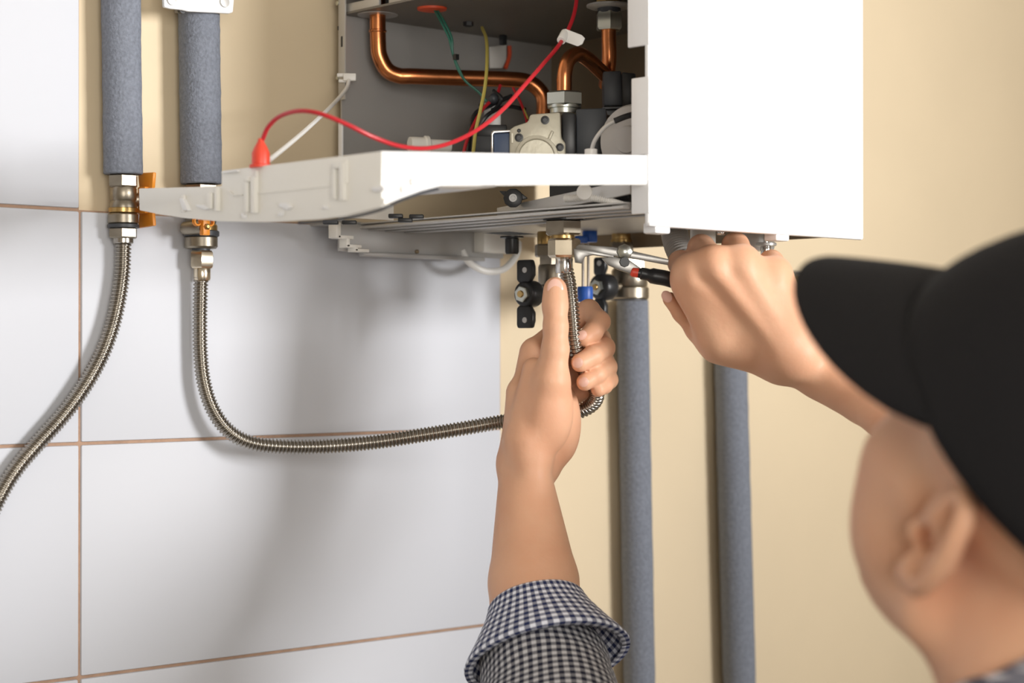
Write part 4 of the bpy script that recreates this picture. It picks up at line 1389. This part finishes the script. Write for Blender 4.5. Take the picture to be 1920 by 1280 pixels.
nail(W_(1041, 541, DH - 0.0175 - 0.0094), -FW + UP * 0.10, UP, 0.0086, 0.0069)
nail(W_(1090, 628, DH - 0.0128), -FW - RT * 0.25 + UP * 0.2, -RT - UP * 0.5, 0.0050, 0.0042)
nail(W_(1083, 680, DH - 0.0255), -FW - RT * 0.35, -RT - UP * 0.45, 0.0050, 0.0044)
nail(W_(1094, 716, DH - 0.0210), -FW - RT * 0.25, -RT - UP * 0.5, 0.0046, 0.0042)
nail(W_(1250, 556, DR + .022 - 0.0060), -FW - RT * 0.5, UP - RT, 0.0056, 0.0046)

# face details
for s in (-1, 1):
    e = MB().ball(hw(0.0875, s * 0.032, 0.0115), 0.0112, 10).build('eye', m_eye, person)
    MB().lathe(hw(0.0982, s * 0.032, 0.0125), HF, [(-.001, 0.0052), (0.0006, 0.004), (0.0010, 0.0)], 16).build('iris', m_iris, e)
    b_ = MB()
    b_.sweep(spline([hw(0.1005, s * 0.014, 0.032), hw(0.099, s * 0.030, 0.038), hw(0.088, s * 0.046, 0.034)]), 0.0028, 8)
    b_.build('eyebrow', m_hair, person)
MB().sweep(spline([hw(0.1095, -0.018, -0.0575), hw(0.1125, 0, -0.0575), hw(0.1095, 0.018, -0.0575)]), [0.0015] + [0.0034] * 23 + [0.0015], 10).build('lip', m_lip, person)

# cap
CC = Vector((-0.010, 0, 0.048))
RX, RY, RZ = 0.116, 0.093, 0.108
NT, NP = 72, 14
capv, capf = [], []


CAPROT = math.radians(19)


def cw(x, y, z):              # the cap is turned a little to the left on the head
    c_, s_ = math.cos(CAPROT), math.sin(CAPROT)
    return hw(-0.010 + (x + 0.010) * c_ - y * s_, (x + 0.010) * s_ + y * c_, z)


def brim_z(t):
    return 0.046 + 0.039 * math.cos(t)


for j in range(NP + 1):
    for i in range(NT):
        t = 2 * math.pi * i / NT
        pb = math.asin(max(-1, min(1, (brim_z(t) - CC.z) / RZ)))
        ph = pb + (math.pi / 2 - 0.02 - pb) * j / NP
        seam = 1 - 0.012 * math.exp(-((((t / (math.pi / 3)) + 0.5) % 1 - 0.5) * 9) ** 2) * math.cos(ph)
        hgt = 1.05 if math.cos(t) > 0 else 1.0
        capv.append(cw(CC.x + RX * math.cos(t) * math.cos(ph) * seam * (1.02 if j else 1.0), RY * math.sin(t) * math.cos(ph) * seam, CC.z + RZ * math.sin(ph) * hgt * seam))
for j in range(NP):
    for i in range(NT):
        i2 = (i + 1) % NT
        capf.append((j * NT + i, j * NT + i2, (j + 1) * NT + i2, (j + 1) * NT + i))
capf.append(tuple(NP * NT + i for i in range(NT)))
cm = MB(); cm.add(capv, capf)
cap = cm.build('cap', m_cap, person)
md = cap.modifiers.new('solid', 'SOLIDIFY'); md.thickness = 0.003; md.offset = 1
tag(cap, 'black baseball cap with a curved visor')
MB().ball(hw(CC.x, 0, CC.z + RZ * 1.03), 0.007, 8).build('cap_button', m_cap, cap)
vm = MB()
nu_, nw_ = 33, 12
vs = []
for j in range(nw_ + 1):
    w_ = j / nw_
    for i in range(nu_):
        t = math.radians(-68 + 136 * i / (nu_ - 1))
        pb = math.asin((brim_z(t) - CC.z) / RZ)
        xi, yi, zi = CC.x + RX * math.cos(t) * math.cos(pb), RY * math.sin(t) * math.cos(pb), brim_z(t)
        ext = 0.080 * max(0.0, math.cos(t * 1.31)) ** 0.55
        xo = xi + ext * w_
        yo = yi * (1 - 0.06 * w_)
        zo = zi + 0.004 - 0.018 * w_ * (ext / 0.08) * (abs(yo) / 0.09) ** 2 + 0.006 * w_ * (1 - w_) - 0.030 * w_ * (ext / 0.08)
        vs.append(cw(xo, yo, zo))
fs = [(j * nu_ + i, j * nu_ + i + 1, (j + 1) * nu_ + i + 1, (j + 1) * nu_ + i) for j in range(nw_) for i in range(nu_ - 1)]
vm.add(vs, fs)
vo = vm.build('visor', m_cap, cap)
md = vo.modifiers.new('solid', 'SOLIDIFY'); md.thickness = 0.004; md.offset = 0

# trousers and shoes keep the figure standing on the floor
tz = Field(np.array((HIP.x - 0.3, HIP.y - 0.3, FLOOR)), np.array((HIP.x + 0.3, HIP.y + 0.3, HIP.z + 0.13)), 0.012)
tz.ell(HIP + Vector((0, 0, -0.02)), (0.122, 0.172, 0.125), 0.03, RB)
for s in (-1, 1):
    hp_ = HIP + BL * (0.085 * s) + Vector((0, 0, -0.06))
    kn_ = HIP + BL * (0.10 * s) + HB * 0.02; kn_.z = FLOOR + 0.50
    an_ = HIP + BL * (0.11 * s); an_.z = FLOOR + 0.09
    tz.chain([np.array(hp_), np.array(kn_), np.array(an_)], [0.085, 0.062, 0.052], 0.03)
V, Q = tz.mesh(); npmesh('trousers', V, Q, m_trouser, person, 2)
for s in (-1, 1):
    c = HIP + BL * (0.11 * s); c.z = FLOOR
    m = MB()
    prof = [(-0.085, .030, .06), (-0.06, .040, .085), (0.0, .042, .085), (0.06, .046, .062), (0.13, .050, .05), (0.17, .040, .04), (0.185, .02, .025)]
    ring = []
    for x, w_, h_ in prof:
        for q in ((-1, 0), (-1, .6), (-.6, 1), (.6, 1), (1, .6), (1, 0)):
            ring.append(c + HB * x + BL * (q[0] * w_) + ZV * (q[1] * h_))
    fs = [(i * 6 + k, i * 6 + (k + 1) % 6, (i + 1) * 6 + (k + 1) % 6, (i + 1) * 6 + k) for i in range(len(prof) - 1) for k in range(6)]
    fs += [tuple(range(6)), tuple((len(prof) - 1) * 6 + k for k in range(6))]
    m.add(ring, fs).build('shoe', m_shoe, person, sub=0)
